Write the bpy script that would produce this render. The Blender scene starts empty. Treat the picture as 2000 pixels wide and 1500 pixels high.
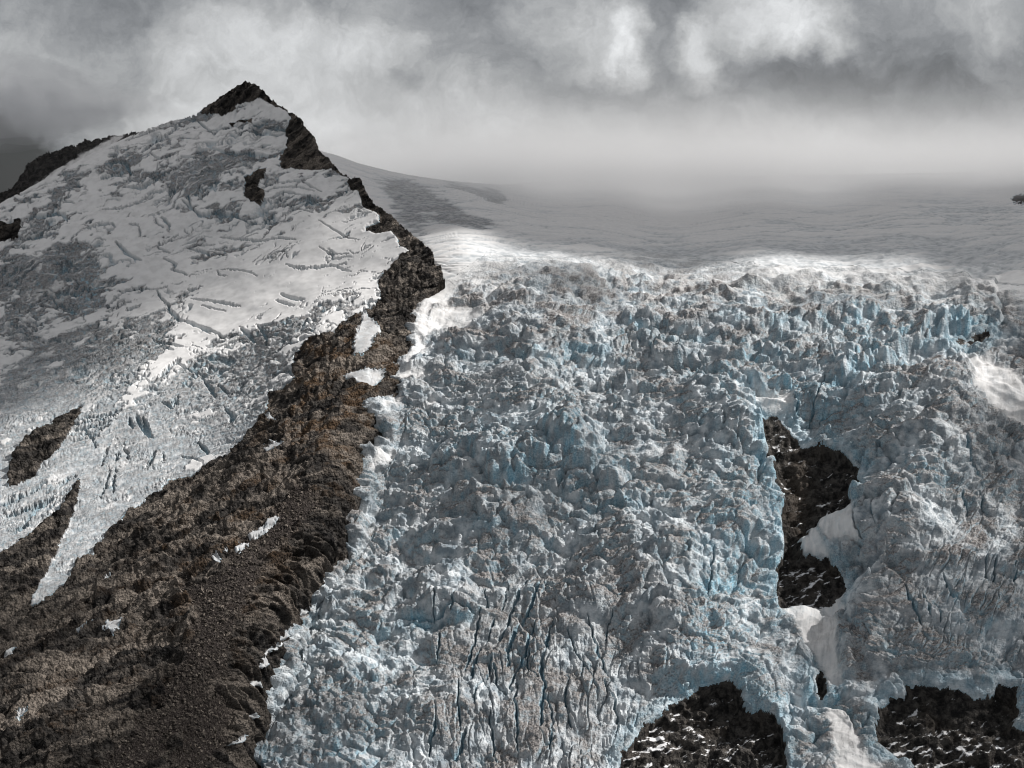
import bpy, math, time
import numpy as np
T0 = time.time()
F32 = np.float32
QUAL = 1.25            # grid pitch of the terrain sheets, in sight-line steps (about 1.1 m on the ground)

sc = bpy.context.scene
col = sc.collection

# ------------------------------------------------------------------ camera model
FOC = 3078.0
PITCH = math.atan((750 - 420) / FOC)
CP, SP = math.cos(PITCH), math.sin(PITCH)

def ray(u, v):
    a = (np.asarray(u, np.float64) - 1000) / FOC
    b = (750 - np.asarray(v, np.float64)) / FOC
    return np.stack([a, CP + b * SP, -SP + b * CP], -1)

def point(u, v, D):
    r = ray(u, v)
    return r * (np.asarray(D) / r[..., 1])[..., None]

SUN = np.array([0.73, 0.09, 0.67]); SUN /= np.linalg.norm(SUN)

# ------------------------------------------------------------------ noise
def hsh(ix, iy, seed):
    h = (ix.astype(np.int64) * 374761393 + iy.astype(np.int64) * 668265263 + seed * 1442695041) & 0xFFFFFFFF
    h = ((h ^ (h >> 13)) * 1274126177) & 0xFFFFFFFF
    h = ((h ^ (h >> 16)) * 2246822519) & 0xFFFFFFFF
    return h ^ (h >> 15)

def perlin(x, y, seed=0):
    x = np.asarray(x, F32); y = np.asarray(y, F32)
    xi = np.floor(x); yi = np.floor(y)
    fx = x - xi; fy = y - yi
    xi = xi.astype(np.int64); yi = yi.astype(np.int64)
    def g(ox, oy):
        a = (hsh(xi + ox, yi + oy, seed) & 0xFFFF).astype(F32) * F32(2 * math.pi / 65536)
        return np.cos(a) * (fx - ox) + np.sin(a) * (fy - oy)
    sx = fx * fx * fx * (fx * (fx * 6 - 15) + 10); sy = fy * fy * fy * (fy * (fy * 6 - 15) + 10)
    a = g(0, 0); b = g(1, 0); c = g(0, 1); d = g(1, 1)
    t = a + (b - a) * sx
    return (t + ((c + (d - c) * sx) - t) * sy) * F32(1.4)

def fbm(x, y, oct=4, seed=0, gain=0.5):
    s = 0; a = 1.0; n = 0; f = 1.0
    for k in range(oct):
        s = s + a * perlin(x * f + 17.3 * k, y * f - 9.1 * k, seed + k * 7); n += a; a *= gain; f *= 2.03
    return s / n

def ridged(x, y, oct=4, seed=0, gain=0.5):
    s = 0; a = 1.0; n = 0; f = 1.0
    for k in range(oct):
        s = s + a * (1 - 2 * np.abs(perlin(x * f + 5.7 * k, y * f + 3.9 * k, seed + k * 11))); n += a; a *= gain; f *= 2.07
    return s / n

def worley(x, y, seed=0, jit=0.9):
    """F1, F2, two random numbers of the nearest cell, offset from its centre"""
    x = np.asarray(x, F32); y = np.asarray(y, F32)
    xi = np.floor(x).astype(np.int64); yi = np.floor(y).astype(np.int64)
    f1 = np.full(x.shape, 9, F32); f2 = np.full(x.shape, 9, F32)
    hid = np.zeros(x.shape, np.int64); dx1 = np.zeros(x.shape, F32); dy1 = np.zeros(x.shape, F32)
    for oy in (-1, 0, 1):
        for ox in (-1, 0, 1):
            h = hsh(xi + ox, yi + oy, seed)
            px = (xi + ox).astype(F32) + 0.5 + ((h & 0xFFF).astype(F32) / 4096 - 0.5) * jit
            py = (yi + oy).astype(F32) + 0.5 + (((h >> 12) & 0xFFF).astype(F32) / 4096 - 0.5) * jit
            dx = x - px; dy = y - py
            d = np.sqrt(dx * dx + dy * dy)
            near = d < f1
            f2 = np.where(near, f1, np.minimum(f2, d))
            f1 = np.where(near, d, f1); hid = np.where(near, h, hid)
            dx1 = np.where(near, dx, dx1); dy1 = np.where(near, dy, dy1)
    h2 = hsh(hid, hid >> 3, seed + 99)
    r1 = (h2 & 0xFFFF).astype(F32) / 65536; r2 = ((h2 >> 16) & 0xFFFF).astype(F32) / 65536
    return f1, f2, r1, r2, dx1, dy1

def sst(a, b, x):
    t = np.clip((x - a) / (b - a), 0, 1)
    return t * t * (3 - 2 * t)

def blocks(x, y, seed, tilt=1.0, gap=0.10, slopey=0.0):
    """broken, individually tipped blocks: height in about -1..1, closeness to a crack 0..1, block random"""
    f1, f2, r1, r2, dx, dy = worley(x, y, seed)
    a = r2 * F32(6.2832)
    crack = 1 - sst(0.0, gap, f2 - f1)
    e = sst(0.0, gap * 1.6, f2 - f1)
    h = e * (0.75 + (r1 - 0.5) * 1.2 + tilt * (dx * np.cos(a) + dy * np.sin(a)) + slopey * dy) - 0.6
    return h, crack, r1

def soft(h, r):
    """box blur: breaks become steep ramps instead of sheer steps"""
    for ax in (0, 1):
        n = h.shape[ax]; pad = [(0, 0), (0, 0)]; pad[ax] = (r + 1, r)
        c = np.cumsum(np.pad(h, pad, mode='edge'), axis=ax, dtype=np.float64)
        h = ((c[2 * r + 1:] - c[:-2 * r - 1]) if ax == 0 else (c[:, 2 * r + 1:] - c[:, :-2 * r - 1])) / (2 * r + 1)
    return h.astype(F32)

def slabs(x, y, seed, tilt=.8, gap=.05, bx=0.0, by=0.0, off=1.0):
    """angular pieces with flat faces and sharp breaks"""
    f1, f2, r1, r2, dx, dy = worley(x, y, seed)
    a = r2 * F32(6.2832)
    crack = 1 - np.clip((f2 - f1) / gap, 0, 1)
    h = (r1 - 0.5) * off + (tilt * np.cos(a) + bx) * dx + (tilt * np.sin(a) + by) * dy - .6 * crack
    return h, crack, r1, r2

# ------------------------------------------------------------------ image-space outlines -> fields
RU0, RV0, RS = -260, 60, 3.0
RW, RH = int(2520 / RS), int(1660 / RS)
GU, GV = np.meshgrid(RU0 + RS * np.arange(RW), RV0 + RS * np.arange(RH))
GU = GU.astype(F32); GV = GV.astype(F32)

def seg_dist(U, V, p, q):
    ax, ay = p; bx, by = q
    dx, dy = bx - ax, by - ay
    L = dx * dx + dy * dy + 1e-9
    t = np.clip(((U - ax) * dx + (V - ay) * dy) / L, 0, 1)
    return np.hypot(U - ax - t * dx, V - ay - t * dy), t

def sdf(poly, reach=140):
    """signed distance raster, positive inside"""
    P = np.array(poly, float)
    out = np.full(GU.shape, -reach, F32)
    c0 = max(0, int((P[:, 0].min() - reach - RU0) / RS)); c1 = min(RW, int((P[:, 0].max() + reach - RU0) / RS) + 2)
    r0 = max(0, int((P[:, 1].min() - reach - RV0) / RS)); r1 = min(RH, int((P[:, 1].max() + reach - RV0) / RS) + 2)
    U = GU[r0:r1, c0:c1]; V = GV[r0:r1, c0:c1]
    d = np.full(U.shape, 1e6, F32); ins = np.zeros(U.shape, bool)
    n = len(P)
    for i in range(n):
        p, q = P[i], P[(i + 1) % n]
        d = np.minimum(d, seg_dist(U, V, p, q)[0])
        if p[1] != q[1]:
            c = ((p[1] > V) != (q[1] > V)) & (U < (q[0] - p[0]) * (V - p[1]) / (q[1] - p[1]) + p[0])
            ins ^= c
    out[r0:r1, c0:c1] = np.clip(np.where(ins, d, -d), -reach, reach)
    return out

def samp(R, u, v):
    x = np.clip((u - RU0) / RS, 0, RW - 1.01); y = np.clip((v - RV0) / RS, 0, RH - 1.01)
    xi = x.astype(np.int32); yi = y.astype(np.int32)
    fx = (x - xi).astype(F32); fy = (y - yi).astype(F32)
    a = R[yi, xi]; b = R[yi, xi + 1]; c = R[yi + 1, xi]; d = R[yi + 1, xi + 1]
    return (a * (1 - fx) + b * fx) * (1 - fy) + (c * (1 - fx) + d * fx) * fy

def blobs(lst):
    R = np.zeros(GU.shape, F32)
    for u, v, ru, rv, ang, amp in lst:
        c, s = math.cos(math.radians(ang)), math.sin(math.radians(ang))
        x = (GU - u) * c - (GV - v) * s; y = (GU - u) * s + (GV - v) * c
        R += (amp * np.exp(-((x / ru) ** 2 + (y / rv) ** 2))).astype(F32)
    return R

def stroke(field, U, V, pts, w, w1=None):
    """adds a tapered stroke to a field on a sheet: value 1 on the line, 0 at width"""
    P = np.array(pts, float); m = max(w, w1 or w) + 2
    sel = (U > P[:, 0].min() - m) & (U < P[:, 0].max() + m) & (V > P[:, 1].min() - m) & (V < P[:, 1].max() + m)
    idx = np.nonzero(sel.ravel())[0]
    if not len(idx): return
    u = U.ravel()[idx]; v = V.ravel()[idx]
    L = [0]
    for i in range(len(P) - 1): L.append(L[-1] + math.hypot(*(P[i + 1] - P[i])))
    best = np.zeros(len(idx), F32)
    for i in range(len(P) - 1):
        d, t = seg_dist(u, v, P[i], P[i + 1])
        s = (L[i] + t * (L[i + 1] - L[i])) / L[-1]
        ww = w * (0.25 + 1.5 * np.sqrt(np.clip(s * (1 - s), 0, 1)) ) if w1 is None else w + (w1 - w) * s
        best = np.maximum(best, np.clip(1 - d / np.maximum(ww, 0.8), 0, 1))
    f = field.ravel()
    f[idx] = np.maximum(f[idx], best)

def R1(p): return [(x * .35, 100 + y * .35) for x, y in p]
def R2(p): return [(600 + x * .35, 200 + y * .35) for x, y in p]
def R4(p): return [(x * .35, 550 + y * .35) for x, y in p]
def R5(p): return [(x * .35, 975 + y * .35) for x, y in p]
def R6(p): return [(650 + x * .35, 725 + y * .35) for x, y in p]
def R7(p): return [(1300 + x * .35, 725 + y * .35) for x, y in p]
def R8(p): return [(650 + x * .35, 975 + y * .35) for x, y in p]
def R9(p): return [(1300 + x * .35, 1100 + y * .35) for x, y in p]
def RA(p): return [(x * .2, 380 + y * .2) for x, y in p]

# crest and right-hand edge of the near mountain, summit downwards
CREST = (R1([(1380,178),(1410,185),(1450,200),(1510,260),(1560,300),(1620,330),(1680,370)]) +
         R2([(0,150),(50,200),(70,270),(120,310),(180,380),(240,420),(290,425),(310,440),(330,500),(380,570),(450,610),(540,690),(640,770),(700,820),
             (710,880),(750,930),(770,1010),(690,1070),(640,1140),(610,1230),(605,1300),(610,1380),(560,1480)]) +
         R6([(340,40),(380,60),(430,180),(380,210),(270,230),(270,280),(300,390),(230,510),(180,600),(190,800),(130,850),(130,960)]) +
         R5([(1990,200),(1960,370),(1870,430),(1780,520),(1740,640),(1690,740),(1640,850),(1600,980),(1530,1120),(1540,1250),(1440,1440),(1480,1500)]) + [(480, 1760)])
SKYL = [(-320, 545), (-200, 492), (-90, 440), (0, 400), (60, 366), (130, 330), (190, 297), (250, 265), (320, 240), (387, 219)] + \
       R1([(1180,290),(1300,215),(1330,190)])
NEAR = SKYL + CREST + [(-320, 1760)]

ROCK = ([(387, 221)] + R1([(1180,290),(1300,215),(1330,190)]) + [(u + 30 if v < 700 and u > 484 else u + 12, v - 8 if v < 400 else v) for u, v in CREST] + [(-320, 1760), (-320, 1200)] +
        R5([(-50,330),(0,300),(170,190),(320,70)]) + [(150, 945), (158, 935), (150, 985), (122, 1045), (100, 1094)] +
        R5([(230,450),(160,575),(230,560),(370,470),(400,430),(390,400),(440,330),(520,300)]) +
        R4([(520,1500),(600,1400),(700,1310),(850,1180),(950,1110),(1080,1070),(1180,1010),(1290,960),(1330,890),(1430,770),(1480,700),(1490,610),(1590,580),
            (1640,530),(1620,490),(1640,400),(1720,305),(1870,290),(1900,230)]) +
        R2([(230,1210),(330,1150),(410,1100),(410,1060),(390,1000),(430,940),(495,880),(510,840),(570,820),(520,800),(500,760),(470,720),(400,735),(320,725),
            (330,700),(400,660),(395,620),(360,605),(310,590),(300,540),(280,500),(235,490)]) +
        R1([(1945,710),(1890,680),(1840,660),(1780,665),(1700,660),(1590,660),(1560,640),(1565,590),(1600,540),(1615,490),(1600,470),(1590,430),(1610,405),(1622,370),
            (1600,335),(1550,310),(1480,280),(1440,265),(1400,290),(1340,295),(1300,330),(1240,360),(1210,345)]))

PATCHES = [
    (R2([(310,1160),(360,1210),(420,1290),(400,1330),(370,1350),(360,1390),(300,1430),(250,1435),(260,1350),(300,1240)]), 'steep snow patch in a notch between the upper crags of the ridge'),
    (R6([(60,10),(150,0),(280,10),(270,60),(240,75),(210,125),(190,90),(170,80),(110,40),(60,28)]), 'flat topped snow patch with a drip shaped tail under the crags'),
    (R4([(1470,930),(1520,900),(1580,888),(1590,905),(1540,930),(1480,972)]), 'slim snow patch on rock beside the upper brown slabs'),
    (R5([(1375,180),(1420,150),(1470,125),(1490,90),(1555,75),(1545,110),(1500,150),(1480,185),(1440,195),(1390,215)]), 'largest snow patch at the head of the gravel gully'),
    (R5([(1298,298),(1305,255),(1350,228),(1392,220),(1370,258),(1330,285)]), 'snow patch just below the largest patch of the gully'),
    (R5([(1238,288),(1250,265),(1272,258),(1265,288)]), 'tiny snow patch beside the gully head snow'),
    (R5([(1185,350),(1200,310),(1235,335),(1230,352),(1205,345)]), 'small forked snow patch on dark slabs below the gully snow'),
    (R5([(560,755),(600,690),(650,680),(690,662),(715,682),(680,700),(660,735),(625,772),(612,738)]), 'star shaped snow patch in the middle of the brown rock'),
    (R5([(418,780),(425,745),(480,710),(530,680),(552,685),(545,715),(490,722),(450,745)]), 'snow streak beside the star shaped snow patch'),
    (R5([(5,880),(40,835),(70,815),(92,822),(70,845),(40,868)]), 'small snow patch near the outer edge of the brown slabs'),
    (R5([(88,1282),(100,1230),(140,1220),(178,1208),(165,1232),(125,1255)]), 'small tailed snow patch low down on pale slabs'),
    (R5([(572,472),(590,445),(620,428),(628,452),(600,470)]), 'round snow patch on ledges right of the glacier tongue'),
    (R5([(1675,655),(1690,610),(1728,588),(1722,625),(1700,645)]), 'snow remnant high on the steep rock flank beside the icefall'),
    (R5([(1445,948),(1460,880),(1490,850),(1510,832),(1560,790),(1600,740),(1640,695),(1665,690),(1650,735),(1600,780),(1560,815),(1525,848),(1500,880),(1512,910),(1490,935)]), 'long thin snow strip along the foot of the rock flank'),
    (R5([(1370,1090),(1380,1050),(1410,1018),(1455,1015),(1465,1042),(1410,1060),(1390,1085)]), 'hooked snow patch below the long snow strip'),
    (R5([(1367,1222),(1388,1182),(1408,1215),(1395,1228)]), 'little triangular snow patch low on the rock flank'),
    (R5([(1268,1384),(1300,1345),(1330,1322),(1360,1312),(1360,1340),(1320,1358)]), 'wedge of snow lowest on the rock flank'),
    (R5([(1785,492),(1800,460),(1840,430),(1862,425),(1858,455),(1815,470)]), 'snow cap on the highest bulge of the rock flank'),
    (R4([(1480,760),(1500,730),(1545,780),(1540,792),(1505,775)]), 'snow corner where brown rock meets the crevassed ice'),
]
CRAGS = [
    (R4([(40,1140),(40,1080),(60,1020),(80,960),(200,840),(330,760),(440,690),(462,698),(430,770),(370,870),(310,950),(220,1010),(200,1070),(90,1138)]), 'long dark rock island surrounded by the lower glacier ice'),
    (R1([(-60,940),(0,955),(60,970),(95,935),(112,938),(120,990),(100,1040),(40,1065),(-60,1070)]), 'black rock crag sticking out of the upper snow slope'),
    (R1([(1500,648),(1470,700),(1440,760),(1480,780),(1450,860),(1400,850),(1385,820),(1365,815),(1360,760),(1370,700),(1440,670)]), 'brown rock crag in snow under the summit pyramid'),
    (R1([(1262,404),(1300,388),(1350,376),(1420,375),(1410,400),(1340,396),(1290,408)]), 'thin dark rock band in snow just below the summit'),
]
HOLES = [
    (R7([(530,290),(580,255),(630,280),(690,345),(745,400),(760,430),(830,450),(900,440),(990,480),(1050,530),(1090,570),(1080,640),(1060,720),(1040,790),(960,840),(860,870),(850,905),
         (800,900),(800,970),(750,985),(760,1050),(850,1050),(900,1060),(980,1140),(1000,1200),(990,1260),(900,1315),(830,1355),(700,1340),(620,1350),(620,1250),(610,1150),(620,1060),(640,1000),
         (630,900),(635,760),(650,660),(620,600),(580,520),(570,470),(550,420),(540,370)]), 'tall dark rock face laid bare in the middle of the icefall'),
    (R9([(-290,1300),(-250,1080),(-170,960),(-60,860),(30,800),(150,740),(270,690),(350,700),(420,770),(430,850),(520,870),(610,910),(650,1000),(660,1080),(720,1300),(720,1700),(-290,1700)]), 'snow streaked black rock face at the foot of the icefall centre'),
    (R9([(1170,1010),(1190,830),(1260,770),(1330,760),(1350,700),(1440,710),(1500,740),(1600,730),(1720,790),(1830,760),(1850,690),(1950,720),(1960,830),(1930,920),(1990,960),(2300,940),(2300,1700),(1400,1700),(1380,1140),(1280,1060)]), 'wide black rock cliff with snowy ledges at the icefall foot'),
    (R9([(836,650),(870,620),(900,680),(905,750),(870,785),(840,740)]), 'small dark rock window beside the narrow snow chute'),
    (R2([(3600,1362),(3640,1325),(3680,1330),(3660,1350),(3620,1365)]), 'thin rock gap under the blue ice wall'),
    (R2([(3690,1340),(3720,1310),(3790,1310),(3800,1325),(3750,1350),(3710,1352)]), 'jagged rock gap beside the thin one under the blue wall'),
    ([(1972,388), (1985, 381), (2060, 376), (2140, 380), (2130, 402), (2030, 403), (1990, 399)], 'dark rock island at the edge of the snow plateau'),
]

def tps(ctrl, U, V, reg=2e-4):
    C = np.array(ctrl, np.float64)
    X = C[:, :2] / 1000.0; Y = 1000.0 / C[:, 2]
    def phi(r2): return np.where(r2 > 1e-12, 0.5 * r2 * np.log(r2 + 1e-12), 0)
    n = len(X)
    K = phi(((X[:, None] - X[None]) ** 2).sum(-1)) + reg * np.eye(n)
    Pm = np.c_[np.ones(n), X]
    A = np.block([[K, Pm], [Pm.T, np.zeros((3, 3))]])
    w = np.linalg.solve(A, np.r_[Y, 0, 0, 0])
    u = U.ravel() / 1000.0; v = V.ravel() / 1000.0
    out = w[n] + w[n + 1] * u + w[n + 2] * v
    for i in range(n):
        out = out + w[i] * phi((u - X[i, 0]) ** 2 + (v - X[i, 1]) ** 2)
    return (1000.0 / out).reshape(U.shape)

CA = [(480,165,4300),(390,220,4330),(250,265,4300),(130,330,4200),(0,400,4050),(-250,515,3850),(560,215,4150),(600,265,4080),(640,310,3980),(690,350,3880),(730,410,3750),
      (790,450,3600),(850,490,3480),(862,545,3400),(820,640,3240),(800,720,3120),(750,800,3000),(755,860,2930),(720,940,2840),(700,1050,2720),(600,1200,2580),(530,1400,2385),(500,1500,2295),(480,1650,2170),
      (300,350,4050),(500,350,3950),(600,430,3750),(650,520,3560),(600,600,3400),(400,600,3560),(200,500,3800),(100,650,3550),(300,750,3260),(500,750,3160),(0,800,3220),(200,900,2980),(400,900,2920),
      (100,1000,2790),(-50,1080,2660),(260,1050,2690),(620,650,3240),(650,750,3030),(660,900,2790),(610,1000,2650),(500,1150,2450),(430,1300,2280),(300,1200,2420),(150,1250,2360),(0,1300,2280),
      (300,1450,2120),(0,1500,2040),(-250,1650,1900),(450,1620,2100),(150,1650,1900),(-250,1200,2450),(-250,850,3200),(430,240,4260),(540,290,4100)]
CB = [(500,330,6400),(640,300,5600),(700,322,5500),(800,346,5500),(900,356,5700),(980,359,6200),(1100,353,7300),(1300,346,8300),(1600,340,8300),(2000,335,7800),(2250,333,7500),
      (750,400,4750),(850,440,4250),(980,400,5050),(1200,400,5350),(1500,400,5300),(1750,400,5000),(2000,385,5000),(1900,440,4350),(2200,430,4200),(1500,450,4450),(1200,450,4500),(900,470,3850),(900,520,3540),
      (1100,500,3760),(1500,510,3760),(1900,530,3660),(2200,550,3600),(900,600,3340),(1200,600,3420),(1600,600,3400),(1950,620,3320),(2200,650,3250),(840,700,3170),(1200,700,3190),(1600,700,3150),(1800,720,3090),(2000,720,3120),
      (770,850,2990),(1100,850,2960),(1450,850,2950),(1600,850,2975),(1800,850,2880),(2000,850,2930),(2200,850,2900),(720,1000,2830),(1000,1000,2800),(1350,1000,2780),(1580,1000,2820),(1720,1000,2760),(2000,1000,2750),(2200,1000,2720),
      (620,1200,2620),(1000,1200,2600),(1400,1200,2580),(1600,1200,2650),(1750,1200,2560),(2000,1200,2560),(500,1500,2330),(800,1500,2330),(1200,1500,2350),(1400,1450,2420),(1600,1500,2350),(1850,1450,2390),(2050,1500,2330),
      (450,1650,2210),(1000,1650,2210),(1600,1650,2230),(2200,1650,2200),(500,900,3000),(500,600,3500),(400,1300,2600)]

class Sheet:
    def __init__(s, u0, u1, v0, v1, ctrl, g=QUAL):
        nu = int((u1 - u0) / g) + 1; nv = int((v1 - v0) / g) + 1
        s.u = (u0 + g * np.arange(nu)).astype(F32); s.v = (v0 + g * np.arange(nv)).astype(F32)
        s.U, s.V = np.meshgrid(s.u, s.v)
        k = 8.0
        cu = np.arange(u0 - k, u1 + 2 * k, k); cv = np.arange(v0 - k, v1 + 2 * k, k)
        A, B = np.meshgrid(cu, cv)
        Dc = tps(ctrl, A, B)
        x = (s.U - cu[0]) / k; y = (s.V - cv[0]) / k
        xi = x.astype(np.int32); yi = y.astype(np.int32); fx = x - xi; fy = y - yi
        # smooth interpolation weights keep the coarse grid from showing as facets
        s.D = ((Dc[yi, xi] * (1 - fx) + Dc[yi, xi + 1] * fx) * (1 - fy) + (Dc[yi + 1, xi] * (1 - fx) + Dc[yi + 1, xi + 1] * fx) * fy)
    def base(s):
        P = point(s.U, s.V, s.D)
        s.P = P
        k = 14
        du = np.empty_like(P); dv = np.empty_like(P)
        du[:, k:-k] = P[:, 2 * k:] - P[:, :-2 * k]; du[:, :k] = du[:, k:k + 1]; du[:, -k:] = du[:, -k - 1:-k]
        dv[k:-k] = P[:-2 * k] - P[2 * k:]; dv[:k] = dv[k:k + 1]; dv[-k:] = dv[-k - 1:-k]
        n = np.cross(du, dv); n /= np.linalg.norm(n, axis=-1, keepdims=True) + 1e-9
        s.N = n
        s.x = P[..., 0].astype(F32); s.s = (0.8 * P[..., 1] + 0.6 * P[..., 2]).astype(F32)
    def displace(s, h, upw):
        d = s.N * (1 - upw * 0.6)[..., None]; d[..., 2] += upw
        s.Q = (s.P + d * h[..., None]).astype(F32)
    def upness(s):
        Q = s.Q
        du = np.zeros_like(Q); dv = np.zeros_like(Q)
        du[:, 1:-1] = Q[:, 2:] - Q[:, :-2]; dv[1:-1] = Q[:-2] - Q[2:]
        n = np.cross(du, dv); n /= np.linalg.norm(n, axis=-1, keepdims=True) + 1e-9
        return n

def linkmesh(name, verts, quads, mat, cols=None, smooth=True, tris=False):
    k = 3 if tris else 4
    me = bpy.data.meshes.new(name)
    me.vertices.add(len(verts)); me.vertices.foreach_set('co', np.ascontiguousarray(verts, F32).ravel())
    me.loops.add(quads.size); me.loops.foreach_set('vertex_index', np.ascontiguousarray(quads, np.int32).ravel())
    me.polygons.add(len(quads)); me.polygons.foreach_set('loop_start', np.arange(0, quads.size, k, dtype=np.int32))
    me.polygons.foreach_set('use_smooth', np.full(len(quads), smooth, bool))
    if cols is not None:
        a = me.color_attributes.new('mask', 'FLOAT_COLOR', 'POINT')
        a.data.foreach_set('color', np.ascontiguousarray(cols, F32).ravel())
    me.update(calc_edges=True)
    me.materials.append(mat)
    o = bpy.data.objects.new(name, me); col.objects.link(o)
    return o

def recenter(o, verts):
    c = np.array([np.mean(verts[:, 0]), np.mean(verts[:, 1]), np.min(verts[:, 2])])
    o.data.vertices.foreach_set('co', (verts - c).astype(F32).ravel()); o.data.update()
    o.location = [float(t) for t in c]

def cut(sheet, keep, label, wanted, colors, skirt=(260, -160)):
    """split a sheet's faces by region; every region's open rim gets a skirt that goes back into the mountain"""
    nv, nu = keep.shape
    idx = np.arange(nv * nu, dtype=np.int32).reshape(nv, nu)
    q = np.stack([idx[1:, :-1], idx[1:, 1:], idx[:-1, 1:], idx[:-1, :-1]], -1).reshape(-1, 4)
    kf = (keep[1:, :-1] & keep[1:, 1:] & keep[:-1, 1:] & keep[:-1, :-1]).ravel()
    lf = label[:-1, :-1].ravel()
    co = sheet.Q.reshape(-1, 3); cl = colors.reshape(-1, 4)
    view = co / (np.linalg.norm(co, axis=1, keepdims=True) + 1e-9)
    res = {}
    for lab, (name, mat) in wanted.items():
        f = q[kf & (lf == lab)]
        if len(f) < 2: continue
        used = np.unique(f)
        remap = np.zeros(nv * nu, np.int32); remap[used] = np.arange(len(used), dtype=np.int32)
        f = remap[f]; v = co[used]; c = cl[used]
        if skirt:
            e = np.concatenate([f[:, [0, 1]], f[:, [1, 2]], f[:, [2, 3]], f[:, [3, 0]]])
            lo = e.min(1).astype(np.int64); hi = e.max(1).astype(np.int64)
            key = lo * len(used) + hi
            uq, first, cnt = np.unique(key, return_index=True, return_counts=True)
            b = e[first[cnt == 1]]
            bv = np.unique(b)
            m2 = np.zeros(len(used), np.int32); m2[bv] = np.arange(len(bv), dtype=np.int32) + len(used)
            sk = skirt if lab < 2 else (14, -6)
            back = v[bv] + view[used][bv] * sk[0]; back[:, 2] += sk[1]
            v = np.concatenate([v, back]); c = np.concatenate([c, c[bv]])
            f = np.concatenate([f, np.stack([b[:, 1], b[:, 0], m2[b[:, 0]], m2[b[:, 1]]], -1)])
        o = linkmesh(name, v, f, mat, c); recenter(o, v)
        res[lab] = o
    return res


def extend(name, u0, u1, vcol, dcol, colcol, rows, mat, relief, topfall=0.0):
    """carries a sheet on sideways beyond the frame, coarser, from the values of its outermost column"""
    g = 4.0
    us = np.arange(u0, u1 + g, g); vs = np.arange(vcol[rows].min(), vcol[rows].max() - g, g)
    UU, VV = np.meshgrid(us, vs)
    DD = np.interp(VV, vcol, dcol)
    inner = u0 if u0 > 0 else u1
    VV2 = VV + np.abs(UU - inner) * topfall
    P = point(UU, VV2, DD + np.abs(UU - inner) * .25)
    xx = P[..., 0].astype(F32); ss = (.8 * P[..., 1] + .6 * P[..., 2]).astype(F32)
    hh = relief(xx, ss, VV) * sst(0, 60, np.abs(UU - inner))
    P[..., 1] -= hh * .6; P[..., 2] += hh * .6
    ny_, nx_ = UU.shape; ii = np.arange(nx_ * ny_).reshape(ny_, nx_)
    qq = np.stack([ii[1:, :-1], ii[1:, 1:], ii[:-1, 1:], ii[:-1, :-1]], -1).reshape(-1, 4)
    nn = fbm(xx / 60, ss / 60, 4, 77)
    base = np.stack([np.interp(VV, vcol, soft(np.repeat(colcol[:, k:k + 1], 3, 1), 12)[:, 1]) for k in range(4)], -1)
    n2_ = fbm(xx / 12, ss / 12, 3, 78)
    if mat is M_ICE:
        w_ = sst(540, 640, VV)
        for k, val_ in enumerate((.42 + .9 * nn, .22 + .9 * n2_, .12 + .9 * (n2_ - nn))):
            base[..., k] = base[..., k] * (1 - w_) + val_ * w_
    elif mat is M_SNOW:
        w_ = sst(-.1, .15, fbm(xx / 70, ss / 26, 5, 79))
        base[..., 0] = .3 + .6 * nn + .4 * n2_; base[..., 2] = 1 - .9 * w_; base[..., 1] = .1
    base[..., :3] = np.clip(base[..., :3] + nn[..., None] * .2, 0, 1)
    o = linkmesh(name, P.reshape(-1, 3), qq, mat, base.reshape(-1, 4)); recenter(o, P.reshape(-1, 3))
    return o

# ------------------------------------------------------------------ materials
def newmat(name):
    m = bpy.data.materials.new(name); m.use_nodes = True
    nt = m.node_tree; nt.nodes.clear()
    return m, nt, nt.nodes, nt.links

def N(nt, kind, **kw):
    n = nt.nodes.new(kind)
    for k, v in kw.items():
        if k.startswith('i_'): n.inputs[k[2:].replace('_', ' ')].default_value = v
        else: setattr(n, k, v)
    return n

def mixc(nt, fac, a, b):
    n = nt.nodes.new('ShaderNodeMix'); n.data_type = 'RGBA'; n.clamp_factor = True
    for s, val in ((0, fac), (6, a), (7, b)):
        if hasattr(val, 'links') or hasattr(val, 'is_output'): nt.links.new(val, n.inputs[s])
        elif s == 0: n.inputs[0].default_value = val
        else: n.inputs[s].default_value = (*val, 1)
    return n.outputs[2]

def mr(nt, val, a, b, c=0, d=1):
    n = nt.nodes.new('ShaderNodeMapRange'); n.clamp = True; n.interpolation_type = 'SMOOTHSTEP'
    nt.links.new(val, n.inputs[0])
    for i, x in enumerate((a, b, c, d)): n.inputs[1 + i].default_value = x
    return n.outputs[0]

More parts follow.
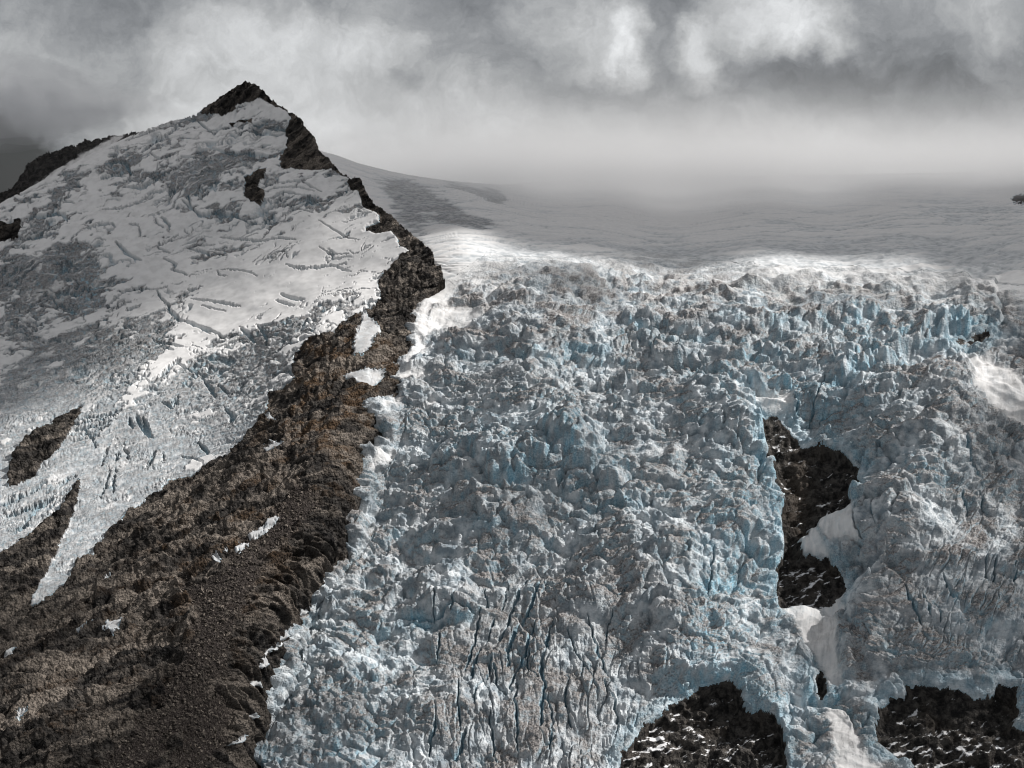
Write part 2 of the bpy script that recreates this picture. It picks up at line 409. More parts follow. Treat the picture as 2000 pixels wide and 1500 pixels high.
def surface_material(name, build, rough=0.8, bump=None, spec=0.2, facets=()):
    m, nt, nodes, links = newmat(name)
    geo = N(nt, 'ShaderNodeNewGeometry')
    at = N(nt, 'ShaderNodeAttribute', attribute_name='mask')
    sep = N(nt, 'ShaderNodeSeparateColor'); links.new(at.outputs['Color'], sep.inputs[0])
    def noise(scale, detail=4, rough_=0.55, dist=0.0, vec=None):
        n = N(nt, 'ShaderNodeTexNoise'); n.inputs['Scale'].default_value = scale; n.inputs['Detail'].default_value = detail
        n.inputs['Roughness'].default_value = rough_; n.inputs['Distortion'].default_value = dist
        links.new(vec or geo.outputs['Position'], n.inputs['Vector']); return n.outputs[0]
    c = build(nt, sep.outputs[0], sep.outputs[1], sep.outputs[2], at.outputs['Alpha'], noise, geo)
    b = N(nt, 'ShaderNodeBsdfPrincipled'); b.inputs['Roughness'].default_value = rough
    b.inputs['Specular IOR Level'].default_value = spec
    links.new(c, b.inputs['Base Color'])
    if bump:
        sc_, dist, stren = bump
        bn = N(nt, 'ShaderNodeBump'); bn.inputs['Strength'].default_value = stren; bn.inputs['Distance'].default_value = dist
        hgt = noise(sc_, 5, 0.65)
        for vs, vw in facets:
            wv_ = N(nt, 'ShaderNodeTexNoise'); wv_.inputs['Scale'].default_value = vs * 1.7; wv_.inputs['Detail'].default_value = 3; links.new(geo.outputs['Position'], wv_.inputs['Vector'])
            mv = N(nt, 'ShaderNodeVectorMath', operation='MULTIPLY_ADD'); links.new(wv_.outputs['Color'], mv.inputs[0]); mv.inputs[1].default_value = (.5 / vs,) * 3; links.new(geo.outputs['Position'], mv.inputs[2])
            vo = N(nt, 'ShaderNodeTexVoronoi'); vo.feature = 'F1'; vo.distance = 'MANHATTAN'; vo.inputs['Scale'].default_value = vs; links.new(mv.outputs[0], vo.inputs['Vector'])
            vm1 = N(nt, 'ShaderNodeMath', operation='MULTIPLY_ADD'); links.new(vo.outputs['Distance'], vm1.inputs[0]); vm1.inputs[1].default_value = -vw; links.new(hgt, vm1.inputs[2]); hgt = vm1.outputs[0]
        links.new(mr(nt, sep.outputs[2], .35, .95, stren, .12 * stren), bn.inputs['Strength'])
        links.new(hgt, bn.inputs['Height']); links.new(bn.outputs[0], b.inputs['Normal'])
    o = N(nt, 'ShaderNodeOutputMaterial'); links.new(b.outputs[0], o.inputs[0])
    return m

def build_ice(nt, dirt, blue, snow, a, noise, geo):
    n1 = noise(0.05, 6); n2 = noise(0.35, 4)
    ice = mixc(nt, mr(nt, n1, 0.35, 0.65), (0.24, 0.285, 0.32), (0.64, 0.67, 0.69))
    bl = mixc(nt, mr(nt, n2, 0.3, 0.7), (0.16, 0.37, 0.50), (0.44, 0.66, 0.76))
    dr = mixc(nt, mr(nt, n2, 0.35, 0.65), (0.085, 0.081, 0.081), (0.30, 0.28, 0.27))
    sn = mixc(nt, mr(nt, n1, 0.4, 0.7), (0.68, 0.675, 0.67), (0.58, 0.575, 0.57))
    c = mixc(nt, dirt, ice, dr)
    c = mixc(nt, blue, c, bl)
    return mixc(nt, snow, c, sn)

def build_rock(nt, warm, slab, snow, scree, noise, geo):
    n1 = noise(0.06, 8, 0.65); n2 = noise(0.4, 5, 0.6); n3 = noise(0.012, 4)
    dark = mixc(nt, mr(nt, n1, 0.38, 0.66), (0.009, 0.0088, 0.009), (0.068, 0.062, 0.057))
    sl = mixc(nt, mr(nt, n2, 0.35, 0.65), (0.10, 0.088, 0.076), (0.32, 0.275, 0.235))
    wm = mixc(nt, mr(nt, n2, 0.35, 0.65), (0.028, 0.020, 0.015), (0.145, 0.095, 0.058))
    st = mixc(nt, mr(nt, n2, 0.45, 0.72), (0.028, 0.023, 0.021), (0.105, 0.09, 0.082))
    c = mixc(nt, warm, dark, wm)
    c = mixc(nt, slab, c, sl)
    c = mixc(nt, scree, c, st)
    return mixc(nt, snow, c, (0.76, 0.755, 0.75))

M_ICE = surface_material('glacier_ice', build_ice, 0.65, (0.4, 2.0, .85), 0.2, ((.16, .8), (.45, .4)))
M_SNOW = surface_material('firn_snow', build_ice, 0.85, (0.25, 0.5, 0.3), 0.15)
M_ROCK = surface_material('fractured_rock', build_rock, 0.9, (0.4, 4.5, 1.0), 0.1, ((.07, 1.5), (.22, .8)))

def build_shade_rock(nt, warm, slab, snow, scree, noise, geo):  # rock tone darkened to stand in for shade on the recessed outcrops
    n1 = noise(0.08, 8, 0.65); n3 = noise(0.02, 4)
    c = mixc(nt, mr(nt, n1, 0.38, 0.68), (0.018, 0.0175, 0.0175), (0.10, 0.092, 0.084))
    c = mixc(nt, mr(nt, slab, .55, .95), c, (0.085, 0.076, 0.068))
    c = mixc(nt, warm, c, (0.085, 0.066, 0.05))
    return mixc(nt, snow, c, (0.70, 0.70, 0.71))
M_SHADE_ROCK = surface_material('shade_darkened_rock', build_shade_rock, 0.95, (0.4, 2.6, 1.0), 0.08, ((.08, 1.3), (.3, .6)))

def tag(o, label=None, cat=None, group=None, kind=None):
    if label: o['label'] = label
    if cat: o['category'] = cat
    if group: o['group'] = group
    if kind: o['kind'] = kind
    return o

# ================================================================== back sheet: plateau + icefall
B = Sheet(440, 2170, 285, 1610, CB)
U, V = B.U, B.V
near_sd = sdf(NEAR, 300)
sdn = samp(near_sd, U, V)
# the ice dips behind the rock where the mountain stands in front of it
BA = Sheet(440, 2170, 285, 1610, CA)
gap = np.clip(B.D - 2 - BA.D, -10, 16)
rise = np.clip(B.D - (BA.D + gap + 2), 0, 90) * sst(-110, 0, sdn) * sst(530, 600, V) * (U < 960)
B.D = B.D - rise + np.clip(sdn, 0, 300) * 1.5
del BA
SHOULD = [(440,330),(560,296),(620,292),(660,303),(700,318),(760,333),(800,341),(860,350),(920,356),(980,360)]
topv = np.interp(B.u, [p[0] for p in SHOULD] + [1100,1300,1600,2000,2300], [p[1] for p in SHOULD] + [352,346,340,334,331]).astype(F32)
B.base()
x, s = B.x, B.s
print('B base', time.time() - T0)
wx = fbm(x / 90, s / 90, 3, 5) * 18; wy = fbm(x / 90, s / 90, 3, 15) * 18
wu = fbm(x / 40, s / 40, 3, 25) * 14; wv = fbm(x / 40, s / 40, 3, 35) * 12
wu2 = fbm(x / 14, s / 14, 2, 26) * 6
# where the surface is broken: 0 smooth plateau, 1 chaos
icetop = np.interp(B.u, [440, 860, 950, 1100, 1300, 1500, 1700, 1850, 1950, 2200], [560, 560, 500, 505, 500, 525, 530, 545, 560, 575]).astype(F32)[None, :]
broken = sst(-25, 60, V + wv * 1.2 - icetop)
LOBE = R2([(770,1010),(870,1015),(800,1090),(780,1130),(690,1150),(680,1230),(740,1290),(640,1330),(700,1400),(600,1470),(520,1560),(540,1480),(600,1380),(590,1230),(630,1130),(690,1060)])
SNOWB = [LOBE, [(1518,1200),(1575,1188),(1640,1165),(1652,1195),(1628,1240),(1648,1345),(1620,1348),(1600,1300),(1560,1262)], [(1605,1385),(1650,1400),(1690,1470),(1740,1520),(1700,1640),(1640,1600),(1625,1460)], [(1880,712),(1925,700),(1975,735),(2030,790),(2030,850),(1960,830),(1905,780)], R2([(700,880),(760,870),(900,870),(920,900),(860,990),(780,1010),(750,930)]), R2([(900,985),(990,975),(1000,1005),(900,1015)]), R2([(700,1150),(860,1130),(1000,1150),(1040,1000),(1080,1020),(1000,1080),(960,1200),(900,1240),(700,1290),(660,1220)]),
         R6([(340,40),(380,10),(510,20),(520,50),(470,70),(380,75)]), R6([(260,235),(300,215),(370,200),(380,225),(300,255),(270,260)]), R6([(190,560),(240,480),(320,470),(360,510),(300,540),(220,550)]), R6([(340,400),(420,410),(430,470),(380,430)]),
         R6([(510,200),(560,170),(590,200),(540,230)]),
         R7([(800,900),(850,905),(880,970),(920,1080),(890,1060),(850,1050),(760,1050),(750,985),(800,970)]),
         R7([(850,905),(860,870),(960,840),(1050,790),(1090,900),(1110,1000),(1000,990),(930,1000),(880,960)]),
         R9([(630,290),(700,270),(830,280),(920,240),(1000,180),(1000,210),(930,330),(990,400),(960,500),(980,640),(960,700),(920,560),(880,430),(780,360),(660,330)]),
         R9([(910,830),(1000,960),(1060,1080),(1200,1200),(1200,1400),(960,1200),(920,960)]),
         R7([(1680,50),(1750,0),(1850,60),(2000,170),(2000,290),(1800,220),(1700,140)]),
         R7([(480,190),(520,140),(700,150),(690,260),(620,270),(540,250)])]
snowm = np.zeros(U.shape, F32)
for k, p in enumerate(SNOWB):
    sd = samp(sdf(p, 40), U + wu * .6, V + wv * .6)
    snowm = np.maximum(snowm, sst(-7, 9, sd + wu2))
# regional character rasters
dirtR = blobs([(1000,1010,130,60,0,.55),(1150,1180,200,90,10,.4),(1150,1290,180,150,0,.5),(900,1270,130,80,0,.35),(1330,680,140,18,4,.4),(1500,560,160,12,-4,.5),(1750,570,200,16,-6,.5),(1100,860,60,40,0,.35),
               (1850,820,140,120,-35,.35),(1430,1010,70,60,0,.35),(1750,1250,60,120,10,.5),(1690,1300,30,120,0,.45),(1950,1050,90,140,0,.25),(1050,660,150,40,0,.25),(1250,760,120,30,10,.2),(1380,1210,90,70,0,.35),(980,1420,160,90,0,.35),(860,560,160,60,0,.2),(1950,650,60,120,0,.3)])
blueR = blobs([(1700,680,70,60,0,.65),(1480,780,140,50,10,.3),(1130,930,100,60,0,.3),(1400,1080,60,180,0,.45),(1500,1000,40,200,0,.5),(1400,1300,100,80,30,.5),(950,880,150,60,0,.3),(1300,700,200,60,0,.15),(1650,800,120,60,0,.35),(1580,1400,90,90,0,.35),(1850,640,90,40,0,.35),(1900,1250,90,120,0,.25),(1770,930,140,40,0,.3),(700,1330,130,160,0,.25),(650,1480,120,60,0,.25),(1100,1010,300,300,0,.12)])
# large undulations
bump = np.zeros(GU.shape, F32)
for u, v, ru, rv, a in [(1100,858,48,34,30),(1060,875,40,22,14),(950,915,75,38,22),(1135,945,62,42,20),(960,1035,80,40,18),(1040,1010,60,36,14),(1400,820,60,50,20),(1440,860,50,50,18),(1600,790,110,30,18),(1700,760,70,50,20),
                        (1790,900,60,60,22),(1740,1010,80,70,20),(1430,1030,60,70,20),(1350,790,70,40,14),(1250,700,90,30,12),(1850,790,70,80,18),(1230,1090,90,50,14),(1330,1100,60,40,12),(880,1180,60,40,12),(1700,1230,30,80,16),(1660,1300,20,90,12),
                        (1950,1150,70,90,12),(1480,1330,50,60,18),(1560,1230,40,60,12),(1200,1200,120,60,10),(1340,1250,60,90,10),(860,1430,100,60,9),(1050,730,90,24,10),(1420,640,110,16,9),(1640,640,130,18,11),(1900,600,80,16,10),(1250,620,120,18,9)]:
    bump += (1.5 * a * np.exp(-(((GU - u) / ru) ** 2 + ((GV - v) / rv) ** 2))).astype(F32)
# ice cliffs: stands out above the line, drops away below it
SCARPS = [([(1880,640),(1950,640),(1950,600)],14,60),([(1640,770),(1700,735),(1760,700),(1830,660),(1900,640)],22,70),([(1480,770),(1560,765),(1640,770)],12,60),([(1060,880),(1100,890),(1150,905),(1175,880)],18,50),
          ([(880,940),(930,950),(1000,945),(1050,930)],14,50),([(1290,735),(1400,745),(1480,770)],10,50),([(1380,630),(1500,640),(1620,650),(1700,640)],9,40),([(1150,590),(1300,600),(1450,590),(1560,580)],8,36),([(1450,560),(1600,565),(1750,575),(1900,590),(1960,590)],10,36),
          ([(780,1215),(850,1205),(930,1210)],9,30),([(1000,555),(1150,548),(1270,560)],10,40),([(1080,985),(1150,1000),(1250,1005)],14,50),([(900,690),(1000,700),(1100,690),(1180,700)],8,40),([(1220,655),(1330,660),(1450,680),(1530,700)],8,40),
          ([(1400,890),(1450,880),(1490,860)],12,40),([(1350,1150),(1420,1140),(1480,1120)],10,40),([(920,1045),(1000,1060),(1080,1070)],10,40)]
scarp = np.zeros(GU.shape, F32); scarpedge = np.zeros(GU.shape, F32)
for pts, amp, reach in SCARPS:
    P = np.array(pts, float)
    d = np.full(GU.shape, 1e5, F32); sign = np.ones(GU.shape, F32)
    for i in range(len(P) - 1):
        dd, t = seg_dist(GU, GV, P[i], P[i + 1])
        cr = (P[i + 1, 0] - P[i, 0]) * (GV - P[i, 1]) - (P[i + 1, 1] - P[i, 1]) * (GU - P[i, 0])
        sign = np.where(dd < d, np.sign(cr), sign); d = np.minimum(d, dd)
    lat = np.clip((GU - P[:, 0].min()) / 40 + .6, 0, 1) * np.clip((P[:, 0].max() - GU) / 40 + .6, 0, 1)
    prof = np.where(sign < 0, np.exp(-d / reach), -0.9 * np.exp(-d / (reach * .6))) * np.clip(d / 7, 0, 1)
    k = amp * 1.2 * lat * prof
    scarp += k.astype(F32)
    scarpedge = np.maximum(scarpedge, (lat * (sign > 0) * np.exp(-(d / 22) ** 2)).astype(F32))
scw, scv = U + wu * 1.5 + wu2 * .4, V + wv * 2.0 + wu2 * .35
h = samp(bump, U + wu * .8, V + wv * .8) + samp(scarp, scw, scv) * np.clip(.75 + 1.3 * fbm(x / 55, s / 80, 3, 43), .1, 1.6)
face = samp(scarpedge, scw, scv) * sst(-.3, .3, fbm(x / 40, s / 40, 3, 44))
h += (fbm(x / 160, s / 150, 4, 41) * 28 + ridged((x + wx * 3) / 330, (s + wy * 3) / 120, 2, 45, .4) * 20 * sst(560, 700, V)) * broken
# broken ice in three orientations
topz = sst(680, 560, V)                                   # transverse slabs at the lip
longz = np.clip(np.exp(-(((U - 1090) / 260) ** 2 + ((V - 1390) / 190) ** 2)) * 1.5, 0, 1).astype(F32) + np.clip(np.exp(-(((U - 1900) / 150) ** 2 + ((V - 1130) / 170) ** 2)) * 1.2, 0, 1).astype(F32)
longz = .8 * np.clip(longz, 0, 1)
fan = (U - 1090) / 900.0
xr = x + wx; sr = s + wy
big = sst(-.25, .35, fbm(x / 190, s / 190, 3, 65))            # where the blocks are large
b0, c0, r0 = blocks((xr + wu) / 62, (sr + wv) / 50, 100, .9, .20)
b1, c1, r1 = blocks((xr + wu2 * 1.2) / 31, (sr + wv * .5) / 26, 101, 1.1, .22)
b2, c2, r2 = blocks((xr + wu2 * .8) / 13, sr / 11.5, 102, 1.2, .26)
b3, c3, r3 = blocks((x + wu2) / 5.6, (s + wu) / 5.2, 103, 1.2, .32)
t1, tc1, tr1 = blocks((xr + s * .15) / 250, (s + wy * .9 + wv * .5) / 46, 111, .35, .17, -.5)
t2, tc2, tr2 = blocks((xr + wu * 1.5) / 80, (s + wy * .9 + wv * .7) / 22, 112, .5, .24, -.45)
xl = x + wx * .7 - (s - np.mean(s)) * fan * .8
l1, lc1, lr1 = blocks((xl + wu * .8 + wu2 * .4) / (36 - 12 * sst(1500, 1750, U)), (s + wy * 1.5) / 66, 121, .9, .12)
l2, lc2, lr2 = blocks((xl + wu2 * .6) / 11, (s + wy) / 26, 122, .9, .22)
ani = sst(1050, 720, V)                                     # transverse grain above, none below
R1_ = ridged((x + wx * 1.3 + s * .12) / (85 + 60 * ani), (s + wy * 1.3) / (70 - 26 * ani), 6, 123, .56)
R2_ = ridged((x + wu * 1.6) / 30, (s + wv * 1.6) / 22, 5, 128, .62)
fin = fbm(x / 9, s / 7.5, 4, 124, .66)
fm = .35 + .9 * sst(-.25, .35, fbm(x / 100, s / 80, 3, 66))
q0, qc0, qr0, qq0 = slabs((xr + wu * .9) / 78, (sr + wv * .7) / 46, 161, .8, .09, 0, -.4, 1.2)
q0 = q0 - .7 * qc0
q1, qc1, qr1, qq1 = slabs((xr + wu * .5) / 32, (sr + wv * .4) / 20, 162, .9, .10, 0, -.35, 1.2)
q1 = q1 - .7 * qc1
q2, qc2, qr2, qq2 = slabs((x + wu * .4 + wu2 * .5) / 11, (s + wv * .4) / 9.5, 163, 1.0, .1, 0, -.2, 1.1)
flat = big * sst(.35, .6, qq0)                                # clean-faced large seracs
rub = 1 - .65 * flat
chaos = R1_ * 13 + soft(q0, 2) * 19 * big + soft(q1, 1) * (7 + 3 * big) * rub + (R2_ * 3.4 * fm + soft(q2, 1) * 2.8 * fm + b3 * .5 + fin * 2.4) * rub
tran = soft(t1, 2) * 13 + soft(t2, 1) * 5.5 + fin * .9 + R2_ * .5 + R1_ * 4
lon = l1 * 6.5 + l2 * 1.8 + q2 * 1.0 + fin * 1.8 + R1_ * 5 + R2_ * 1.5
amp = 1 + .45 * fbm(x / 220, s / 220, 3, 61)
smallz = np.clip(blobs([(720,1150,110,260,0,1.),(640,1400,120,150,0,1.),(830,820,80,150,0,.8),(950,620,100,60,0,.5)]), 0, 1)
smz = samp(smallz, U, V)
smallice = soft(q2, 1) * 3.2 + soft(q1, 1) * 6.5 + b3 * .5 + R2_ * 3.5 + R1_ * 11 + fin * 2.4
rough = chaos * (1 - longz) + lon * longz
rough = rough * (1 - smz) + smallice * smz
tz = topz * (1 - .75 * samp(blobs([(1080,570,200,60,0,.9)]), U, V))
rough = rough * (1 - tz) + tran * tz
# calmer, debris-smoothed areas between the broken ones
calm = sst(.0, .45, fbm((x + wx) / 120, (s + wy) / 100, 4, 71)) * .8
calm = np.clip(calm * (1 - smz) * (1 - topz), 0, .7)
h += broken * rough * amp * (1 - .9 * snowm) * (1 - calm) + (calm * (fin * 2.2 + R1_ * 5 + fbm(x / 30, s / 22, 4, 82) * 5)) * broken * (1 - .8 * snowm)
crackall = np.maximum(np.maximum(np.maximum(qc1 * .8, qc0 * big) * (1 - longz), lc1 * longz) * (1 - topz), tc1 * topz) * broken * (1 - snowm) * (1 - calm)
# single big crevasses
crev = np.zeros(U.shape, F32)
UC, VC = U + wu * .5 + wu2 * .8 + fbm(x / 5, s / 9, 2, 27) * 2.5, V + wv * .5
for pts, w in [([(1080,470),(1020,620),(960,780),(930,840)],6),([(1160,510),(1130,600),(1090,690),(1010,800),(985,870),(980,960)],7),([(1230,740),(1190,880),(1165,960),(1185,1060),(1165,1200),(1160,1330)],7),([(910,690),(880,780),(860,840)],4),
               ([(980,500),(970,580),(950,660)],3.5),([(820,690),(780,830),(740,990)],5),([(820,850),(800,940),(775,1045)],6),([(890,910),(875,980),(860,1045)],5),([(895,950),(920,1050),(975,1130)],4.5),([(700,1040),(700,1200),(712,1350)],5),
               ([(835,1050),(800,1130),(795,1220)],5),([(1140,730),(1080,840),(1050,930),(1005,1010),(985,1120)],6),([(580,1310),(555,1400),(540,1490)],5),([(745,1340),(720,1420),(690,1490)],8),([(880,1240),(885,1350),(910,1500)],5),
               ([(1030,1040),(1010,1180),(1030,1330),(1020,1480)],5),([(1090,860),(1085,960),(1150,1040)],3.5),([(380,695),(450,680),(570,690),(680,640),(790,685)],5),([(380,735),(440,700),(560,705)],4),([(575,600),(570,690)],3.5),([(680,600),(660,670)],3.5),
               ([(1430,690),(1450,790),(1500,900),(1530,1000)],5),([(1320,770),(1350,870),(1450,1000)],3.5),([(1560,670),(1540,740),(1520,800)],3),([(1380,500),(1500,560),(1600,610),(1650,560)],2.5),([(1200,1130),(1220,1300),(1200,1480)],4.5),
               ([(1310,1010),(1300,1150),(1330,1300)],4),([(850,540),(860,640),(815,690)],3),([(610,780),(575,900)],3),([(1520,1050),(1590,1230),(1580,1320)],5)]:
    stroke(crev, UC, VC, R8(pts), w * .62)
for pts, w in [([(800,320),(830,240),(880,100)],3.5),([(1640,440),(1700,560),(1760,650)],7),([(1340,1250),(1400,1370),(1430,1440)],6),([(1430,1260),(1470,1400)],4.5),([(1500,1310),(1530,1430)],4.5),([(1540,1190),(1600,1290),(1630,1320)],6),([(250,1060),(240,1200),(235,1290)],4),
               ([(860,310),(880,280),(990,270)],3),([(1080,820),(1085,900),(1110,1000)],4),([(1190,860),(1180,950)],3),([(1650,690),(1690,800)],4),([(1730,700),(1780,790)],4),([(1820,1130),(1810,1250)],3),([(1930,1110),(1940,1290)],3),([(1760,1080),(1770,1220)],3),([(700,200),(720,260),(740,280)],3)]:
    stroke(crev, UC, VC, R7(pts), w * .65)
h -= 16 * sst(0, .75, crev)
# plateau: long thin crevasses across the flow, gentle swells
plat = 1 - broken
h += plat * (fbm(x / 500, B.P[..., 1].astype(F32) / 320, 3, 91) * 7) * sst(5600, 4200, B.P[..., 1].astype(F32))
yy = B.P[..., 1].astype(F32)
ln = ridged((x + wx * 2) / 700, (yy + fbm(x / 300, yy / 300, 2, 96) * 90) / 150, 2, 95, .5)
lnm = blobs([(1050,497,260,16,0,.9),(1500,515,300,15,0,.9),(1800,500,250,40,-3,.5),(1300,500,500,40,0,.6),(1750,440,300,60,-4,.45),(1100,385,120,25,0,.25),(1900,410,150,30,-4,.6),(900,440,120,60,-20,.3),(830,390,130,40,-25,.5),(1450,480,400,20,0,.3),(1950,520,160,40,0,.5)])
lines = .7 * sst(.78, .98, ln + samp(lnm, U, V) * .32) * plat * sst(8200, 5200, yy)
h -= lines * 4
ln2 = ridged((x + wx * 3) / 420, (V + (U - 1500) * .02 + fbm(x / 260, V / 60, 3, 191) * 16) / 11, 3, 192, .6)
lines = np.maximum(lines, sst(.68, .93, ln2 + samp(lnm, U, V) * .42 - .12) * plat * sst(8500, 6500, yy) * .8)
h -= sst(.6, .9, ln2 + samp(lnm, U, V) * .4 - .15) * plat * 3.0 * sst(5200, 4200, yy)
# the ice-streaked shoulder behind the ridge
sh = samp(blobs([(840,395,120,26,-22,1.),(920,370,80,14,-15,.8),(790,360,60,14,-15,.35),(800,430,60,30,-35,.8),(970,385,25,14,-30,.7),(930,430,70,8,-5,.7)]), U, V)
shoulder = sst(.36, .58, sh * .75 + fbm((x + yy * .5) / 110, (yy - x * .4) / 60, 4, 97) * .45) * sst(520, 470, V)
h += shoulder * (-2.5 + fbm(x / 14, yy / 22, 3, 98) * 3)
# rock holes
rockm = np.zeros(U.shape, F32); hole_lab = np.zeros(U.shape, np.int32)
wj = fbm(x / 10, s / 10, 3, 136, .5) * 6
ruw, rvw = U + wu * .9 + wu2 * .8 + wj, V + wv * .8 + wu2 * .5 + wj * .8
holedist = np.full(U.shape, -60, F32)
for k, (p, lab) in enumerate(HOLES):
    sd = samp(sdf(p, 60), ruw, rvw)
    hole_lab[sd > 0] = 10 + k
    holedist = np.maximum(holedist, sd)
rin = sst(-3, 9, holedist)
ha, hac, har, haq = slabs((x + s * .5 + wx * .4) / 34, (s - x * .35 + wy * .4) / 30, 132, .8, .05, .2, -.5, 1.1)
hb, hbc, hbr, hbq = slabs((x + s * .5 + wu2 * .3) / 13, (s - x * .35 + wu2 * .3) / 9, 133, .8, .07, .1, -.6, 1.1)
hc, hcc, hcr, hcq = slabs(x / 5, s / 4, 135, 1.0, .1, 0, -.5, 1.1)
rk = ridged((x + s * .25) / 70, s / 100, 3, 131, .5) * 9 + soft(ha * 11, 3) + soft(hb * 5, 2) + soft(hc * 1.4, 1) + fbm(x / 3.5, s / 3.5, 3, 134) * .7
deep = np.where(V > 600, 10.0, 1.0)
h = h * (1 - rin) + rin * (rk - deep + samp(bump, U, V) * .3)
# the ice round a hole is a fresh broken wall
rimm = np.clip(1 - np.abs(holedist + 14) / 22, 0, 1) * (holedist < 0)
edge = np.exp(-(holedist / 9) ** 2)
h = h * (1 - edge) + edge * soft(soft(h, 4), 3)
B.displace(h, .25 * (1 - rin))
nrm = B.upness()
up = nrm[..., 2]; tow = -nrm[..., 1]
print('B displaced', time.time() - T0)
nz1 = fbm(x / 70, s / 70, 4, 141); nz2 = fbm(x / 12, s / 12, 3, 142)
tops = sst(.05, .75, R1_ * .8 + R2_ * .35 + nz1 * .5)
dirt = np.clip(samp(dirtR, U + wu, V + wv) * (.75 + nz1 * 1.2) + .3 * flat * sst(.2, .8, qr0) + .25 * (qr1 - .5) + .78 * tops * sst(-.35, .25, nz1 + .3 * nz2) + .08 + .35 * nz1 + .07 * nz2 + .5 * topz * sst(0, .3, nz2 + nz1), 0, 1) * (.6 + .4 * sst(.3, .7, up)) * broken
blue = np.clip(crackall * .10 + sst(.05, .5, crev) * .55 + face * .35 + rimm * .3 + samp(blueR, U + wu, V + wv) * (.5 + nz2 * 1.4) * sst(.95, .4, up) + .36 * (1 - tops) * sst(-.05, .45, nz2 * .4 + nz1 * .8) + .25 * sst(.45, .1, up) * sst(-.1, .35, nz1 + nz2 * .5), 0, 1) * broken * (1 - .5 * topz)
snow = np.maximum(snowm, plat)
runn = fbm((x - s * .2 + wu * .5) / 5, s / 55, 4, 143, .6)
snow = np.maximum(snow * np.where(broken > .5, np.clip(.80 + .3 * nz2 + .55 * runn, 0, 1), .92 + .2 * nz2), broken * sst(.22, .5, nz1 * .5 + nz2 * .3 + .25 * sst(.7, .95, up) + .3 * topz - .15 * tops) * sst(.62, .88, up) * (.80 - .22 * topz))
snow = np.clip(snow - lines * .75 - shoulder * .85, 0, 1)
dirt = np.clip(dirt + plat * (.22 * sst(.1, .5, nz1) + lines * .15), 0, 1)
dirt = np.clip(dirt + shoulder * .5, 0, 1)
rsnow = sst(.70, .82, up * .3 + .38 + fbm((x + s * .7 + wu) / 34, (s - x * .6 + wv) / 11, 5, 151, .62) * .8 - .12 + samp(blobs([(1270,1430,80,80,0,.22),(1430,1480,60,40,0,.12),(1850,1470,160,40,0,.2),(1760,1380,60,50,0,.1),(1570,1130,70,70,0,.14),(1510,900,40,50,0,.14)]), U, V)) * (V > 600)
warm = np.clip(.25 * sst(.1, .5, nz1) + .4 * np.exp(-(((U - 1560) / 25) ** 2 + ((V - 960) / 70) ** 2)), 0, 1)
slabm = np.clip(haq * .4 + hbq * .4 + hcq * .2, 0, 1)
isr = hole_lab > 0
colr = np.stack([np.where(isr, warm, dirt), np.where(isr, slabm, blue), np.where(isr, rsnow, snow), np.where(isr, 0, 1)], -1)
lab = np.where(isr, hole_lab, np.where(V + wv * .3 < icetop - 6, 0, 1))
keep = (V > topv[None, :]) & (sdn < 110)
want = {0: ('snow_plateau', M_SNOW), 1: ('icefall', M_ICE)}
for k, (p, l) in enumerate(HOLES): want[10 + k] = ('rock_outcrop', M_SHADE_ROCK)
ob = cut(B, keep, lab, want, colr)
tag(ob[0], 'smooth grey snow plateau rising from the icefall lip into the cloud', 'snowfield', kind='structure')
tag(ob[1], 'wide blue and grey broken icefall tumbling below the snow plateau', 'icefall', kind='structure')
for k, (p, l) in enumerate(HOLES):
    if 10 + k in ob: tag(ob[10 + k], l, 'rock outcrop', 'rock outcrops in the ice')
icey = lambda xx, ss, VV: sst(540, 640, VV) * (slabs(xx / 40, ss / 26, 171, .9, .1, 0, -.3, 1.1)[0] * 8 + fbm(xx / 20, ss / 16, 4, 172) * 5)
o = extend('icefall', float(B.u[-1]) - 6, 3100, B.v, B.D[:, -4], colr[:, -4], np.nonzero(B.v > topv[-1] + 1)[0], M_ICE, icey)
tag(o, 'outer side of the icefall and snow plateau beyond the big rock cliffs', 'icefall', kind='structure')
del nrm
print('B done', time.time() - T0)

# ================================================================== near sheet: mountain, left glacier, rock ridge
A = Sheet(-190, 905, 140, 1610, CA)
U, V = A.U, A.V
sdn = samp(near_sd, U, V)
AB = Sheet(-190, 905, 140, 1610, CB)
meet = sst(70, 0, sdn) * sst(540, 600, V) * (U > 380)
A.D = A.D + np.clip(AB.D - 2 - A.D, -10, 16) * meet
del AB
A.base()
x, s = A.x, A.s
wu = fbm(x / 40, s / 40, 3, 225) * 12; wv = fbm(x / 40, s / 40, 3, 235) * 10
wu2 = fbm(x / 12, s / 12, 2, 226) * 5
wx = fbm(x / 90, s / 90, 3, 205) * 18; wy = fbm(x / 90, s / 90, 3, 215) * 18
wj = fbm(x / 6, s / 6, 3, 228, .6) * 6
rocksd = samp(sdf(ROCK, 140), U + wu * .35 + wu2 * .7 + wj * .4, V + wv * .35 + wu2 * .4)
lab = np.zeros(U.shape, np.int32)
lab[rocksd > 0] = 1
crag = np.full(U.shape, -60, F32)
for k, (p, l) in enumerate(CRAGS):
    sd = samp(sdf(p, 60), U + wu * .4 + wu2 * .8, V + wv * .4 + wu2 * .4)
    lab[sd > 0] = 30 + k; crag = np.maximum(crag, sd)
patch = np.full(U.shape, -60, F32)
for k, (p, l) in enumerate(PATCHES):
    sd = samp(sdf(p, 60), U + wu * .25 + wu2 * .5 + wj, V + wv * .25 + wu2 * .3 + wj * .7) - .5
    lab[sd > 0] = 10 + k; patch = np.maximum(patch, sd)
rin = sst(-4, 6, np.maximum(rocksd, crag))
